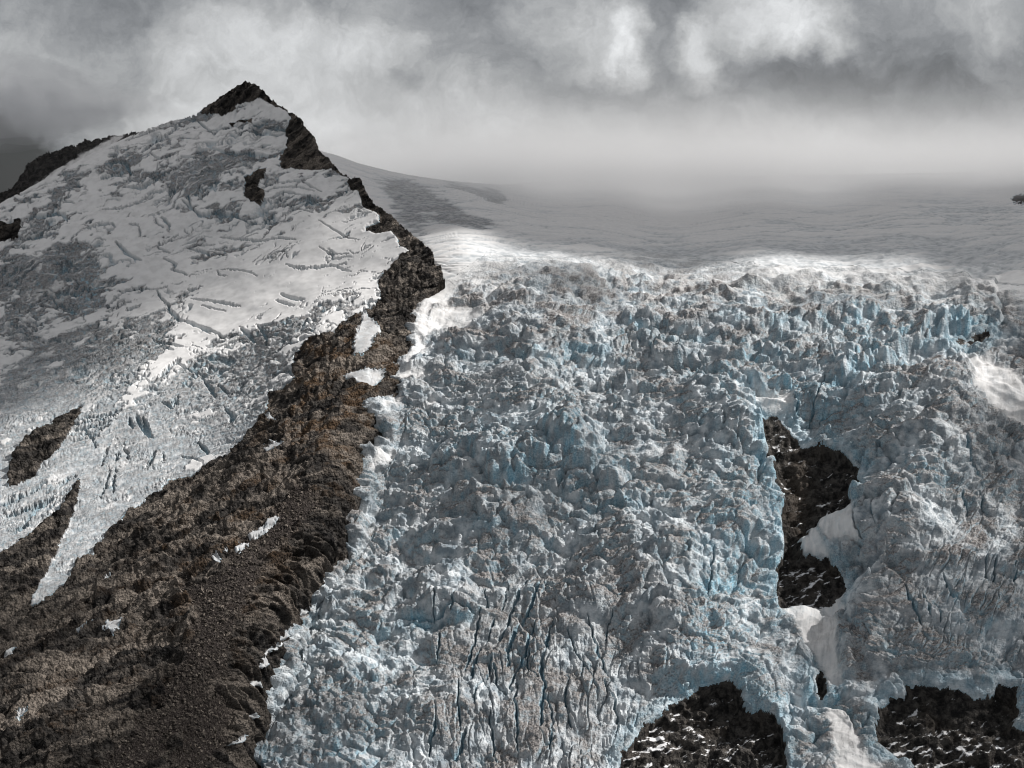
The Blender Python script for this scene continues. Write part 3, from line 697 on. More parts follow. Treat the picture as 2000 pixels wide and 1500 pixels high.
# ---- rock relief
dipx = x * .86 + s * .5; dipy = -x * .5 + s * .86
flank = np.clip(1 - (sdn) / 75, 0, 1) * sst(820, 1000, V)             # steep striped flank over the icefall
SCREE = [([(590,985),(560,1010),(500,1060),(460,1120),(420,1200),(395,1300),(330,1400),(250,1480),(180,1600)],45,62),([(470,1130),(430,1200),(410,1290)],60,50),([(300,1420),(420,1380),(380,1500)],50,60),([(420,1180),(370,1140)],50,30)]
scree = np.zeros(U.shape, F32)
for pts, w0, w1 in SCREE: stroke(scree, U + wu * 2.4, V + wv * 2.4, pts, w0, w1)
scree = sst(.22, .5, scree + fbm(x / 45, s / 45, 5, 241, .6) * .55) * (1 - sst(.4, .8, flank))
st1 = ridged((dipx + wx) / 170, (dipy + wy) / 70, 4, 251, .5)
k1, kc1, kr1, kq1 = slabs((dipx + wx * .5) / 74, (dipy + wy * .5) / 24, 252, .45, .05, .25, .95, .9)
k2, kc2, kr2, kq2 = slabs((dipx + wx * .3) / 25, (dipy + wy * .3) / 9.5, 253, .7, .06, .2, .8, .9)
k3, kc3, kr3, kq3 = slabs((dipx + wu2 * .2) / 9, (dipy + wu2 * .2) / 4.6, 254, .9, .08, 0, .6, .9)
v1, vc1, vr1, vq1 = slabs((x + wx * .4) / 16, (s + wy * .4) / 60, 260, .8, .06, .4, 0, .9)
v2, vc2, vr2, vq2 = slabs((x + wu2 * .3) / 6, (s + wy * .3) / 22, 262, .9, .08, .3, 0, .9)
stripe = ridged((x + wx * .5) / 13, (s + wy) / 90, 3, 255, .6)
crg = samp(blobs([(640,760,90,130,0,1.),(790,560,90,150,0,1.),(600,270,80,90,0,1.),(700,400,60,60,0,1.),(560,900,80,60,0,.6)]), U, V)
fine = fbm(x / 4, s / 4, 3, 256, .6) * .9
crg = np.clip(crg, 0, 1)
rough = st1 * 8 + soft(k1 * 14, 2) + soft(k2 * 7.5, 1) + soft(k3 * 3.4, 1) + fine
rough = rough * (1 - .3 * crg) + crg * soft(v1 * 6 + v2 * 2.0, 1)
rough = rough * (1 - .5 * flank) + soft(v1 * 6 + v2 * 2.4, 1) * flank
run = ridged((x * .75 - s * .66 + wu) / 16, (x * .66 + s * .75) / 120, 3, 264, .55)
rock_h = rough * (1 - .85 * scree) + fbm(x / 180, s / 180, 3, 257) * 18 + scree * (fbm(x / 3, s / 3, 3, 258) * .9 - 3 + run * 1.6)
rock_h -= np.clip(flank, 0, 1) ** 1.5 * 8
# ---- snow and glacier relief
bareR = blobs([(60,600,120,60,20,.40),(170,560,50,40,60,.6),(120,500,110,30,15,.35),(40,540,70,40,0,.5),(230,690,110,40,25,.45),(90,680,100,30,20,.35),(370,335,90,20,15,.5),(420,350,60,24,20,.5),(590,395,60,22,-12,.45),(330,390,60,16,20,.4),(440,420,70,14,-10,.4),
               (240,330,30,26,0,.45),(120,370,80,14,28,.45),(60,440,70,18,10,.35),(500,310,60,14,0,.4),(520,245,50,12,0,.4),(350,235,60,10,15,.35),(300,300,60,10,30,.3),
               (250,760,100,60,20,.5),(380,760,150,60,10,.35),(500,700,70,60,-10,.45),(620,600,70,26,20,.3),(560,640,50,30,0,.45),(330,640,40,40,60,.45),(100,760,140,60,25,.55),(450,830,90,50,20,.5),(300,850,120,60,30,.5),(200,940,140,80,40,.9),(300,930,120,40,40,.9),(100,900,160,120,40,.5),(150,1060,140,80,45,1.2),(20,1000,120,80,20,.9),
               (600,540,120,30,8,-.6),(480,580,90,40,10,-.7),(420,600,80,30,30,-.5),(300,430,120,26,8,-.35),(560,275,50,14,0,-.5),(590,370,60,10,0,-.4),(250,400,80,14,15,-.4),(680,470,80,20,10,-.4),(260,480,60,20,0,-.3),(330,530,60,30,0,-.5),(340,690,25,60,-45,-.7),(270,760,18,60,-45,-.9),(380,810,50,24,30,-.5),(150,630,60,14,20,-.6)])
an = math.radians(20)
rx = (U * math.cos(an) - V * math.sin(an)); ry = (U * math.sin(an) + V * math.cos(an))
n1 = fbm((rx + wu * 2.2) / 95, (ry + wv * 1.6) / 26, 5, 261, .55)
n2 = fbm((rx + wu) / 30, (ry + wv) / 9, 3, 262, .55)
n3 = fbm((rx + wu) / 60, (ry + wv * .5) / 5.5, 3, 263, .6)
braw = n1 * 1.0 + n2 * .45 + n3 * .28 + samp(bareR, U + wu * 2, V + wv * 1.6) - .06
bare = sst(.10, .17, braw)
swp = fbm(x / 260, s / 260, 2, 267) * 60
cset = ridged((rx + wu * 2.0 + wx) / 170, (ry + wv * 1.6 + wy * .8 + swp) / 15, 3, 264, .55)
czone = sst(-.05, .35, fbm((rx + wx) / 130, (ry + wy) / 50, 3, 265) + samp(bareR, U, V) * .7 + .16)
cset = sst(.66, .85, cset - (1 - czone) * .26 + .08 * n2)
halo = sst(-.05, .2, braw) * (1 - bare)
lower = sst(640, 860, V - (U - 300) * .15)
g1, gc1, gr1 = blocks((rx + wu) / 30, (ry + wv) / 9, 271, .8, .2)
g2, gc2, gr2 = blocks((rx + wu2) / 10, (ry + wu) / 4.2, 272, 1.0, .22)
g3, gc3, gr3 = blocks((U - V * .2 + wu) / 7, (V + U * .9 + wv) / 30, 273, .9, .2)
gl = g1 * 2.8 + g2 * 1.5 + fbm(x / 6, s / 6, 3, 274) * .8
gl2 = g3 * 2.4 - gc3 * 2.0 - gc2 * 1.6 + g2 * 1.2 + fbm(x / 6, s / 6, 3, 275) * .8
gl = gl * (1 - lower) + gl2 * lower * (.10 + .45 * sst(-.05, .35, n1)) + g2 * .4 * lower
snow_h = fbm(x / 320, s / 260, 3, 281) * 14 + fbm(x / 80, s / 60, 3, 282) * 3.0 + (1 - bare) * 2.2 + bare * (gl + n3 * 3) + fbm(x / 20, s / 20, 2, 283) * .35
crev = np.zeros(U.shape, F32)
UC, VC = U + wu * .4 + wu2 * .6 + wj, V + wv * .35 + wu2 * .3 + wj * .6
for pts, w in [([(1590,1195),(1650,1215),(1750,1208),(1840,1190),(1900,1205),(1955,1222)],5.5),([(1070,1400),(1130,1405),(1220,1412),(1340,1422)],5),([(1130,1440),(1260,1455)],2),([(1225,1035),(1290,1040),(1380,1055),(1460,1055),(1560,1040),(1650,1050)],5),
               ([(1230,1225),(1330,1230),(1440,1260)],3),([(1210,1225),(1225,1255),(1270,1262)],3),([(1780,955),(1850,1000),(1920,1035),(2000,1060)],2.5),([(1780,1105),(1840,1135),(1930,1135),(2000,1130)],2),([(1550,1125),(1590,1120),(1605,1160)],3.5),
               ([(570,880),(680,870),(760,845),(850,780),(970,760),(975,800)],5),([(860,920),(880,970),(920,990)],4),([(900,920),(940,970),(945,1010)],6),([(720,965),(770,968),(785,1040)],4.5),([(460,1000),(540,980),(630,965),(655,990)],5),
               ([(650,1068),(690,1120),(740,1160),(790,1180)],9),([(890,1085),(1000,1020)],2.5),([(880,1065),(885,1100),(940,1120)],4),([(910,1160),(980,1190),(960,1220),(1050,1250)],5),([(1070,1075),(1200,1072)],3),([(1070,1100),(1130,1110),(1180,1140)],7),([(1180,1115),(1275,1145)],4),
               ([(585,1430),(680,1350),(760,1322),(870,1330)],4.5),([(870,1330),(930,1310)],3),([(870,1330),(900,1370),(950,1450),(960,1490)],6),([(590,1450),(700,1400),(760,1380)],3),([(700,1440),(790,1410)],6),([(1000,1370),(1060,1340),(1130,1310)],5),([(1020,840),(1070,880),(1120,920),(1200,900),(1320,920),(1400,965)],8),
               ([(1040,830),(1060,820),(1060,880)],6),([(1150,530),(1200,540),(1270,570),(1400,575),(1540,590)],7),([(1010,595),(1080,600),(1180,600)],4),([(680,765),(800,755),(900,690),(980,650)],6),([(610,630),(700,620),(730,680),(720,720)],7),([(560,720),(640,690),(700,700)],6),
               ([(700,500),(800,460),(880,430)],3),([(880,520),(940,470),(1010,400)],6),([(800,560),(880,500)],5),([(1100,390),(1150,420),(1190,460)],5),([(1190,440),(1290,420)],5),([(1400,430),(1450,460),(1560,470)],6),([(150,930),(240,925),(350,905),(375,950)],9),([(300,870),(370,840),(420,855)],3),
               ([(1460,760),(1560,730),(1680,730),(1800,790)],3),([(1460,800),(1540,760),(1660,760),(1760,790)],3.5),([(1470,840),(1560,790),(1640,790),(1740,830)],3.5),([(1450,900),(1540,860),(1640,850)],5),([(1560,930),(1640,880),(1740,910)],4),([(1380,940),(1500,900)],6),
               ([(560,775),(565,790)],2.5),([(840,580),(900,610),(990,580)],4),([(120,1050),(200,1040),(260,1035)],5),([(60,1100),(160,1090)],6),([(300,1200),(400,1180)],5),([(20,1180),(120,1150)],5)]:
    stroke(crev, UC, VC, R1(pts), w * .6)
for pts, w in [([(975,210),(1060,240),(1160,270),(1250,320)],4),([(940,130),(950,180),(1000,210)],5),([(1080,240),(1180,300)],3),([(860,330),(940,350),(1020,370)],3),([(900,370),(980,390)],3),([(1560,65),(1650,100),(1700,100)],4),([(1540,100),(1640,130)],3),([(890,540),(960,480),(1000,440)],5),
               ([(980,460),(1050,490),(1120,520)],3),([(800,760),(820,830),(850,870)],8),([(760,740),(780,800),(830,870)],6),([(720,760),(740,820)],5),([(410,800),(550,780),(660,740)],3),([(400,830),(540,810),(640,770)],3),([(390,860),(520,840),(620,800)],3),([(430,775),(560,755),(680,715)],3),
               ([(400,890),(500,870),(560,850)],3),([(870,930),(840,1000),(820,1050)],4),([(910,940),(900,1010)],3),([(600,920),(580,980),(570,1030)],3.5),([(660,940),(650,1000)],4),([(640,1040),(640,1120),(640,1190)],3.5),([(610,1040),(600,1130),(560,1220)],3.5),([(690,920),(720,990)],3),([(1100,880),(1150,940),(1160,960)],5),
               ([(0,1250),(80,1210),(170,1170),(260,1110)],6),([(20,1300),(130,1260),(220,1220)],6),([(250,1180),(330,1130),(420,1080)],6),([(1130,540),(1180,600),(1200,640)],6),([(1200,560),(1280,620)],4),([(1250,700),(1290,730),(1270,770)],6),([(1010,960),(1070,980),(1130,1010)],4),([(1340,260),(1400,300),(1420,340)],5),
               ([(1430,240),(1480,300),(1480,350)],5),([(1000,640),(960,700),(900,680)],4),([(480,830),(520,880),(530,930)],4),([(120,1350),(200,1250),(300,1200)],8),([(60,1400),(160,1340)],5)]:
    stroke(crev, UC, VC, R4(pts), w)
cv = np.maximum(sst(0.1, .5, crev), cset * .85 * (1 - lower))
snow_h -= cv * 12
h = snow_h * (1 - rin) + rock_h * rin
# snow lying on the rock
pin = sst(-1, 4, patch)
h = h * (1 - pin) + pin * (fbm(x / 180, s / 180, 3, 257) * 16 + st1 * 4.5 + k1 * 2.5 - np.clip(flank, 0, 1) ** 1.5 * 8 + .9)
# the rock's edge dips under the ice beside it
h = h * (1 - .6 * np.clip(1 - sdn / 14, 0, 1) * (V > 560)) - np.clip(1 - sdn / 10, 0, 1) * 4 * (V > 560)
A.displace(h, .12 * (1 - rin))
nrm = A.upness(); up = nrm[..., 2]
nz1 = fbm(x / 70, s / 70, 4, 291); nz2 = fbm(x / 12, s / 12, 3, 292)
dirt = np.clip(bare * (1.0 - .2 * lower + .5 * nz1 + .7 * nz2 + .5 * n3) * (1 - .15 * lower) + .35 * halo, 0, 1)
blue = np.clip(bare * (.04 + .3 * sst(.1, .45, nz2 + nz1 * .4)) + cv * .35 + bare * gc1 * .12 + bare * np.exp(-(((U - 175) / 30) ** 2 + ((V - 575) / 45) ** 2)) * .5 * sst(0, .4, nz2), 0, 1) * .8
vein = sst(.62, .85, ridged((rx + wu * 1.5 + wx) / 110, (ry + wv * 1.2 + swp) / 12, 3, 268, .55)) * sst(-.3, .2, n1)
bare = bare * (1 - .8 * vein)
snow = np.clip(1 - bare * (.96 - .04 * lower) - cv * .8 - halo * .28 * sst(-.2, .3, nz1 + nz2 * .3), 0, 1)
snow = np.where(lower > 0, np.clip(snow + lower * bare * .3 * sst(.15, .5, nz1 + nz2 * .3), 0, 1), snow)
# streaks of rock dust below the summit rocks
strk = sst(.15, .5, fbm((U + V * .35) / 7, V / 60, 3, 295)) * np.exp(-(((U - 492) / 40) ** 2 + ((V - 215) / 17) ** 2))
dirt = np.clip(dirt + strk, 0, 1); snow = np.clip(snow - strk * 1.1, 0, 1)
warm = np.clip(sst(-.1, .4, nz1 + nz2 * .2 + (kr2 - .5) * .5) * 1.3 * samp(blobs([(660,720,120,100,0,1.),(640,860,120,120,0,.75),(430,1000,160,80,30,.5),(480,1100,110,120,40,.4),(250,1250,200,150,20,.3),(450,1200,100,120,40,.3),(340,1080,30,10,0,.9),(100,1400,150,100,0,.3)]), U, V) * 1.0, 0, 1)
slabm = np.clip(sst(.45, .9, kq1 * .35 + kq2 * .35 + kq3 * .3 + nz1 * .35) * .85 + .45 * sst(.05, .35, fbm((dipx + wx) / 170, (dipy + wy * .5) / 9, 3, 269)) + sst(.35, .7, kq1) * sst(.05, .45, fbm(dipx / 90, dipy / 40, 3, 296) + samp(blobs([(290,1160,90,30,18,.35),(220,1370,60,50,40,.35),(250,1330,120,50,30,.25),(150,1420,140,60,10,.15),(60,1200,100,60,20,.2),(430,930,120,60,20,.15),(650,700,60,50,0,.2),(760,520,30,40,0,.3),(330,1030,140,50,25,.1)]), U, V)), 0, 1) * .9 * (1 - flank * .6)
rs = sst(.93, .99, up + nz2 * .05) * .0
isr = (lab == 1) | (lab >= 30)
rsn = np.where(isr, np.clip(sst(.36, .5, nz2 + .3 * nz1) * sst(.75, .9, up) * .0 + rs, 0, 1), 0)
colr = np.stack([np.where(isr, warm, dirt), np.where(isr, slabm, blue), np.where(isr, rsn, snow), np.where(isr, scree * (.75 + .35 * run), 1)], -1)
pm = lab >= 10
pm &= lab < 30
colr[pm] = np.stack([np.clip(.45 + nz2[pm] * .8, 0, 1), np.zeros(pm.sum()), np.clip(.46 + nz1[pm] * .5 - .35 * sst(5, 0, patch[pm]), 0, 1), np.ones(pm.sum())], -1)
lab = np.where((lab == 1) & (scree > .5), 2, lab)
keep = sdn + np.where(rocksd > 0, wu2 * .5 + k3 * 1.2, 0) > 0
want = {0: ('snow_slope', M_SNOW), 1: ('rock_ridge', M_ROCK), 2: ('scree', M_ROCK)}
for k in range(len(PATCHES)): want[10 + k] = ('snow_patch', M_SNOW)
for k in range(len(CRAGS)): want[30 + k] = ('rock_outcrop', M_ROCK)
oa = cut(A, keep, lab, want, colr)
tag(oa[0], 'crevassed white snow slope falling from the summit to the brown rock', 'glacier', kind='structure')
tag(oa[1], 'dark brown rock ridge running from the summit down between the glaciers', 'rock ridge', kind='structure')
tag(oa[2], 'loose brown gravel lying in the gully of the rock ridge', 'scree', kind='stuff')
for k, (p, l) in enumerate(PATCHES):
    if 10 + k in oa: tag(oa[10 + k], l, 'snow patch', 'snow patches on the brown rock')
for k, (p, l) in enumerate(CRAGS):
    if 30 + k in oa: tag(oa[30 + k], l, 'rock outcrop', 'rock outcrops in the ice')
r_ = (lab[:, 4] == 1) | (lab[:, 4] == 2)
left_top = float(np.interp(A.u[0], [p[0] for p in SKYL], [p[1] for p in SKYL]))
sr_ = np.nonzero(~r_ & (A.v > left_top + 3))[0]; rr_ = np.nonzero(r_)[0]
rocky = lambda xx, ss, VV: slabs((xx * .86 + ss * .5) / 70, (ss * .86 - xx * .5) / 26, 271, .6, .06, .2, .8, .9)[0] * 10 + fbm(xx / 14, ss / 10, 4, 272) * 5
snowy = lambda xx, ss, VV: fbm(xx / 90, ss / 40, 4, 273) * 7
o = extend('snow_slope', -1100, float(A.u[0]) + 6, A.v, A.D[:, 4], colr[:, 4], sr_, M_SNOW, snowy, .42)
tag(o, 'outer flank of the crevassed snow slope under the distant black ridge', 'glacier', kind='structure')
o = extend('rock_ridge', -1100, float(A.u[0]) + 6, A.v, A.D[:, 4], colr[:, 4], rr_, M_ROCK, rocky, .42)
tag(o, 'outer foot of the brown rock slope below the glacier tongues', 'rock slope', kind='structure')
scree_pts = A.Q[(scree > .6) & keep & ~pm]
del nrm
print('A done', time.time() - T0)

# ================================================================== far ridge going into the cloud
CC = [(-200,520,5300),(0,380,5300),(60,330,5300),(120,295,5350),(200,262,5450),(320,235,5600),(-200,620,4900),(0,470,4900),(150,400,4950),(320,330,5100),(100,340,5150),(200,320,5250)]
C = Sheet(-190, 330, 225, 480, CC)
U, V = C.U, C.V
C.base(); x, s = C.x, C.s
ctop = np.interp(C.u, [-200,0,21,45,63,91,115,140,170,200,250,330], [500,380,366,334,317,300,292,286,274,268,262,250]).astype(F32)[None, :]
w_ = fbm(x / 30, s / 30, 4, 301) * 8
k1, kc1, kr1 = blocks(x / 40, s / 50, 302, 1., .1); k2, _, _ = blocks(x / 14, s / 18, 303, 1.2, .1)
sn = sst(-2, 3, samp(sdf(R1([(190,745),(260,690),(320,650),(420,598),(480,560),(560,520),(640,470),(700,470),(600,560),(520,590),(450,625),(350,690),(240,750)]), 60), U + w_ * .5, V + w_ * .4))
sn = np.maximum(sn, sst(.2, .4, fbm(x / 60, s / 90, 3, 304) - .1) * .3 * sst(150, 230, U))
C.displace((k1 * 8 + k2 * 4 + fbm(x / 5, s / 5, 3, 305)) * (1 - .8 * sn), 0 * sn)
colr = np.stack([np.zeros_like(sn), np.zeros_like(sn), sn * (.75 + .2 * fbm(x / 12, s / 60, 2, 306)), np.zeros_like(sn)], -1)
oc = cut(C, V > ctop + w_ * .35, np.zeros(U.shape, np.int32), {0: ('hill', M_ROCK)}, colr)
tag(oc[0], 'distant black ridge with a snow face vanishing into dark cloud', 'ridge', kind='structure')

# ================================================================== loose stones on the scree
rng = np.random.default_rng(4)
ico_v = np.array([(0,0,1),(.89,0,.45),(.28,.85,.45),(-.72,.53,.45),(-.72,-.53,.45),(.28,-.85,.45),(.72,.53,-.45),(-.28,.85,-.45),(-.89,0,-.45),(-.28,-.85,-.45),(.72,-.53,-.45),(0,0,-1)])
ico_f = np.array([(0,1,2),(0,2,3),(0,3,4),(0,4,5),(0,5,1),(1,6,2),(2,7,3),(3,8,4),(4,9,5),(5,10,1),(6,7,2),(7,8,3),(8,9,4),(9,10,5),(10,6,1),(6,11,7),(7,11,8),(8,11,9),(9,11,10),(10,11,6)])
def scatter(pts, size, sink=.3):
    n = len(pts)
    d = ico_v[None] * (0.6 + 0.8 * rng.random((n, 12, 1))) * size[:, None, None] * (0.6 + .8 * rng.random((n, 1, 3)))
    a = rng.random(n) * 6.28; ca, sa = np.cos(a)[:, None], np.sin(a)[:, None]
    d = np.stack([d[..., 0] * ca - d[..., 1] * sa, d[..., 0] * sa + d[..., 1] * ca, d[..., 2]], -1)
    v = pts[:, None] + d + np.array([0, 0, 1]) * (size * (1 - sink) * .3)[:, None, None]
    f = ico_f[None] + 12 * np.arange(n)[:, None, None]
    return v.reshape(-1, 3), f.reshape(-1, 3)
pts = scree_pts[rng.integers(0, len(scree_pts), 9000)]
sz = .4 + 2.6 * rng.random(len(pts)) ** 7
v, f = scatter(pts, sz)
cc = np.repeat(np.stack([rng.random(len(pts)) * .2, .15 + .85 * rng.random(len(pts)), np.zeros(len(pts)), np.zeros(len(pts))], -1), 12, 0)
o = linkmesh('rubble', v, f, M_ROCK, cc, False, True); recenter(o, v)
tag(o, 'pale loose stones strewn over the gravel gully', 'stones', kind='stuff')

# ================================================================== unseen cloud deck shading summit and plateau, plus patches added to dim lower slopes
EDGE = [(-250,1000,2700),(-50,860,3080),(150,780,3180),(290,670,3400),(400,570,3620),(560,505,3620),(700,452,3680),(800,442,3580),(880,452,4050),(1000,472,3900),(1100,487,3850),(1250,486,3900),
        (1400,500,3830),(1600,500,3830),(1740,512,3760),(1850,548,3600),(1920,600,3380),(1965,680,3200),(2010,800,3000),(2120,1000,2750),(2400,1200,2560)]
DZ = 2300.0
E = np.array([point(u, v, d) for u, v, d in EDGE])
E = E + SUN[None] * ((DZ - E[:, 2]) / SUN[2])[:, None]
DP = np.concatenate([E[:, :2], [[9000, 2600], [9000, 9200], [-7000, 9200], [-7000, E[0, 1]]]])
gx, gy = np.meshgrid(np.arange(-6800, 8800, 45.0), np.arange(1500, 10300, 45.0))
d = np.full(gx.shape, 1e9); ins = np.zeros(gx.shape, bool)
for i in range(len(DP)):
    p, q = DP[i], DP[(i + 1) % len(DP)]
    d = np.minimum(d, seg_dist(gx, gy, p, q)[0])
    if p[1] != q[1]: ins ^= ((p[1] > gy) != (q[1] > gy)) & (gx < (q[0] - p[0]) * (gy - p[1]) / (q[1] - p[1]) + p[0])
sd = np.where(ins, d, -d) + fbm(gx / 620, gy / 300, 5, 401, .6) * 230 - 40 * sst(900, 1500, gx)
cover = sst(-150, 230, sd) * sst(7600, 5300, gy + fbm(gx / 900, gy / 900, 3, 404) * 700)
for (u_, v_, d_, r_, a_) in [(1120,565,3480,190,.5),(1980,900,2880,170,.6),(1960,1250,2500,200,.5),(1720,1180,2580,110,.35),(1000,1030,2790,110,.3),(330,1470,2100,260,.4),(-50,1250,2350,240,.45),(1480,1030,2780,90,.25),(1650,600,3400,110,.3),(600,1450,2310,150,.3)]:  # thin cloud patches added out of view to cast soft shade below
    g = point(u_, v_, d_); g = g + SUN * ((DZ - g[2]) / SUN[2])
    rr = np.hypot((gx - g[0]) / r_, (gy - g[1]) / r_) + fbm(gx / 160, gy / 160, 3, 405) * .5
    cover = np.maximum(cover, a_ * sst(1.2, .3, rr))
kp = cover > 0.002
zt = DZ + 40 + 160 * sst(0, 600, sd) + fbm(gx / 500, gy / 500, 4, 402) * 60 * sst(0, 300, sd)
zb = DZ - 10 - 50 * sst(0, 600, sd) + fbm(gx / 400, gy / 400, 4, 403) * 30 * sst(0, 300, sd)
ny, nx = gx.shape
idx = np.arange(nx * ny).reshape(ny, nx)
q = np.stack([idx[:-1, :-1], idx[:-1, 1:], idx[1:, 1:], idx[1:, :-1]], -1).reshape(-1, 4)
kf = (kp[:-1, :-1] | kp[:-1, 1:] | kp[1:, 1:] | kp[1:, :-1]).ravel()
q = q[kf]; used = np.unique(q); rem = np.zeros(nx * ny, np.int32); rem[used] = np.arange(len(used)); q = rem[q]
top = np.stack([gx, gy, zt], -1).reshape(-1, 3)[used]; bot = np.stack([gx, gy, zb], -1).reshape(-1, 3)[used]
n = len(used)
e = np.concatenate([q[:, [0, 1]], q[:, [1, 2]], q[:, [2, 3]], q[:, [3, 0]]]); key = e.min(1).astype(np.int64) * n + e.max(1)
uq, fi, cnt = np.unique(key, return_index=True, return_counts=True); b = e[fi[cnt == 1]]
faces = np.concatenate([q, q[:, ::-1] + n, np.stack([b[:, 1], b[:, 0], b[:, 0] + n, b[:, 1] + n], -1)])
cvr = cover.reshape(-1)[used]
cols = np.stack([cvr] * 4, -1)
m, nt, nodes, links = newmat('cloud_vapour')
at = N(nt, 'ShaderNodeAttribute', attribute_name='mask')
sep = N(nt, 'ShaderNodeSeparateColor'); links.new(at.outputs['Color'], sep.inputs[0])
tr = N(nt, 'ShaderNodeBsdfTransparent'); tl = N(nt, 'ShaderNodeBsdfTranslucent'); df = N(nt, 'ShaderNodeBsdfDiffuse')
CLOUD_T = 0.78
tl.inputs[0].default_value = (CLOUD_T, CLOUD_T, CLOUD_T * 1.02, 1); df.inputs[0].default_value = (.5, .5, .5, 1)
m1 = N(nt, 'ShaderNodeMixShader'); m1.inputs[0].default_value = .35
links.new(tl.outputs[0], m1.inputs[1]); links.new(df.outputs[0], m1.inputs[2])
m2 = N(nt, 'ShaderNodeMixShader'); links.new(sep.outputs[0], m2.inputs[0]); links.new(tr.outputs[0], m2.inputs[1]); links.new(m1.outputs[0], m2.inputs[2])
oo = N(nt, 'ShaderNodeOutputMaterial'); links.new(m2.outputs[0], oo.inputs[0])
M_CLOUD = m
v = np.concatenate([top, bot]); o = linkmesh('cloud', v, faces, M_CLOUD, np.concatenate([cols, cols]), True); recenter(o, v)
tag(o, 'high grey cloud layer shading the summit and the snow plateau, with patches added to dim the icefall', 'cloud', kind='stuff')

# ================================================================== fog lying on the plateau and cloud on the far ridge
def fog(name, c, r, dens, colr, label, seed, lump=.22, ex=1.25):
    nu, nv = 64, 33
    th = np.linspace(0, 2 * np.pi, nu, endpoint=False); ph = np.linspace(0, np.pi, nv)
    TH, PH = np.meshgrid(th, ph)
    e = 2 / ex
    pw = lambda t: np.sign(t) * np.abs(t) ** e
    X = np.cos(TH) * pw(np.sin(PH)); Y = np.sin(TH) * pw(np.sin(PH)); Z = pw(np.cos(PH))
    k = 1 + lump * fbm(X * 2 + 7, Y * 2 + Z * 2, 3, seed)
    P = np.stack([X * k * r[0], Y * k * r[1], Z * k * r[2]], -1).reshape(-1, 3)
    idx = np.arange(nu * nv).reshape(nv, nu); j = np.roll(idx, -1, 1)
    q = np.stack([idx[:-1], idx[1:], j[1:], j[:-1]], -1).reshape(-1, 4)
    m, nt, nodes, links = newmat(name + '_vapour')
    pv = N(nt, 'ShaderNodeVolumePrincipled'); pv.inputs['Density'].default_value = dens; pv.inputs['Color'].default_value = (*colr, 1); pv.inputs['Anisotropy'].default_value = 0.0
    oo = N(nt, 'ShaderNodeOutputMaterial'); links.new(pv.outputs[0], oo.inputs['Volume'])
    o = linkmesh(name, P, q, m); o.location = c
    return tag(o, label, 'fog', kind='stuff')
# the fog bank on the far plateau: density falls with height and thickens with distance
bx = np.array([(x_, y_, z_) for z_ in (-150, 1300) for y_ in (4700, 13500) for x_ in (-5000, 10000)], float)
bf = np.array([(0, 2, 3, 1), (4, 5, 7, 6), (0, 1, 5, 4), (2, 6, 7, 3), (0, 4, 6, 2), (1, 3, 7, 5)])
m, nt, nodes, links = newmat('fog_bank_vapour')
geo = N(nt, 'ShaderNodeNewGeometry'); sp_ = N(nt, 'ShaderNodeSeparateXYZ'); links.new(geo.outputs['Position'], sp_.inputs[0])
def vm_(op, a, b=None):
    n = N(nt, 'ShaderNodeMath', operation=op)
    for i_, t in enumerate((a, b)):
        if t is None: continue
        if isinstance(t, (int, float)): n.inputs[i_].default_value = t
        else: links.new(t, n.inputs[i_])
    return n.outputs[0]
fz = vm_('EXPONENT', vm_('MULTIPLY', vm_('MAXIMUM', vm_('SUBTRACT', sp_.outputs[2], 120.0), 0.0), -1 / 120.0))
fy_ = mr(nt, sp_.outputs[1], 4000, 7000, 0, 1)
ft = mr(nt, sp_.outputs[2], 800, 450, 0, 1)
nf = N(nt, 'ShaderNodeTexNoise'); nf.inputs['Scale'].default_value = 1 / 900; nf.inputs['Detail'].default_value = 3; links.new(geo.outputs['Position'], nf.inputs['Vector'])
dn = vm_('MULTIPLY', vm_('MULTIPLY', vm_('MULTIPLY', vm_('MULTIPLY', fz, fy_), ft), mr(nt, sp_.outputs[0], -1900, 300, 0, 1)), vm_('MULTIPLY', mr(nt, nf.outputs[0], .3, .7, .7, 1.4), 1 / 480))
pv = N(nt, 'ShaderNodeVolumePrincipled'); links.new(dn, pv.inputs['Density']); pv.inputs['Color'].default_value = (.975, .975, .975, 1)
oo = N(nt, 'ShaderNodeOutputMaterial'); links.new(pv.outputs[0], oo.inputs['Volume'])
o = linkmesh('fog', bx, bf, m, None, False); recenter(o, bx)
tag(o, 'pale fog lying over the far end of the snow plateau', 'fog', kind='stuff')
fog('fog', (-1700, 5000, 350), (620, 420, 170), 1 / 900, (.80, .80, .82), 'dark cloud wrapped round the top of the distant black ridge', 502, .4)

# ================================================================== sky
w = bpy.data.worlds.new('World'); sc.world = w; w.use_nodes = True
nt = w.node_tree; nt.nodes.clear(); L = nt.links
tc = N(nt, 'ShaderNodeTexCoord')
sp = N(nt, 'ShaderNodeSeparateXYZ'); L.new(tc.outputs['Generated'], sp.inputs[0])
def mth(op, a, b=None, c=None):
    n = N(nt, 'ShaderNodeMath', operation=op)
    for i, t in enumerate((a, b, c)):
        if t is None: continue
        if isinstance(t, (int, float)): n.inputs[i].default_value = t
        else: L.new(t, n.inputs[i])
    return n.outputs[0]
az = mth('ARCTAN2', sp.outputs[0], sp.outputs[1]); el = mth('ARCSINE', sp.outputs[2])
cmb = N(nt, 'ShaderNodeCombineXYZ'); L.new(az, cmb.inputs[0]); L.new(el, cmb.inputs[1])
def wn(scale, detail, vec, rough=.55, dist=0):
    n = N(nt, 'ShaderNodeTexNoise'); n.inputs['Scale'].default_value = scale; n.inputs['Detail'].default_value = detail; n.inputs['Roughness'].default_value = rough; n.inputs['Distortion'].default_value = dist
    L.new(vec, n.inputs['Vector']); return n
warp = wn(10, 7, tc.outputs['Generated'], .6)
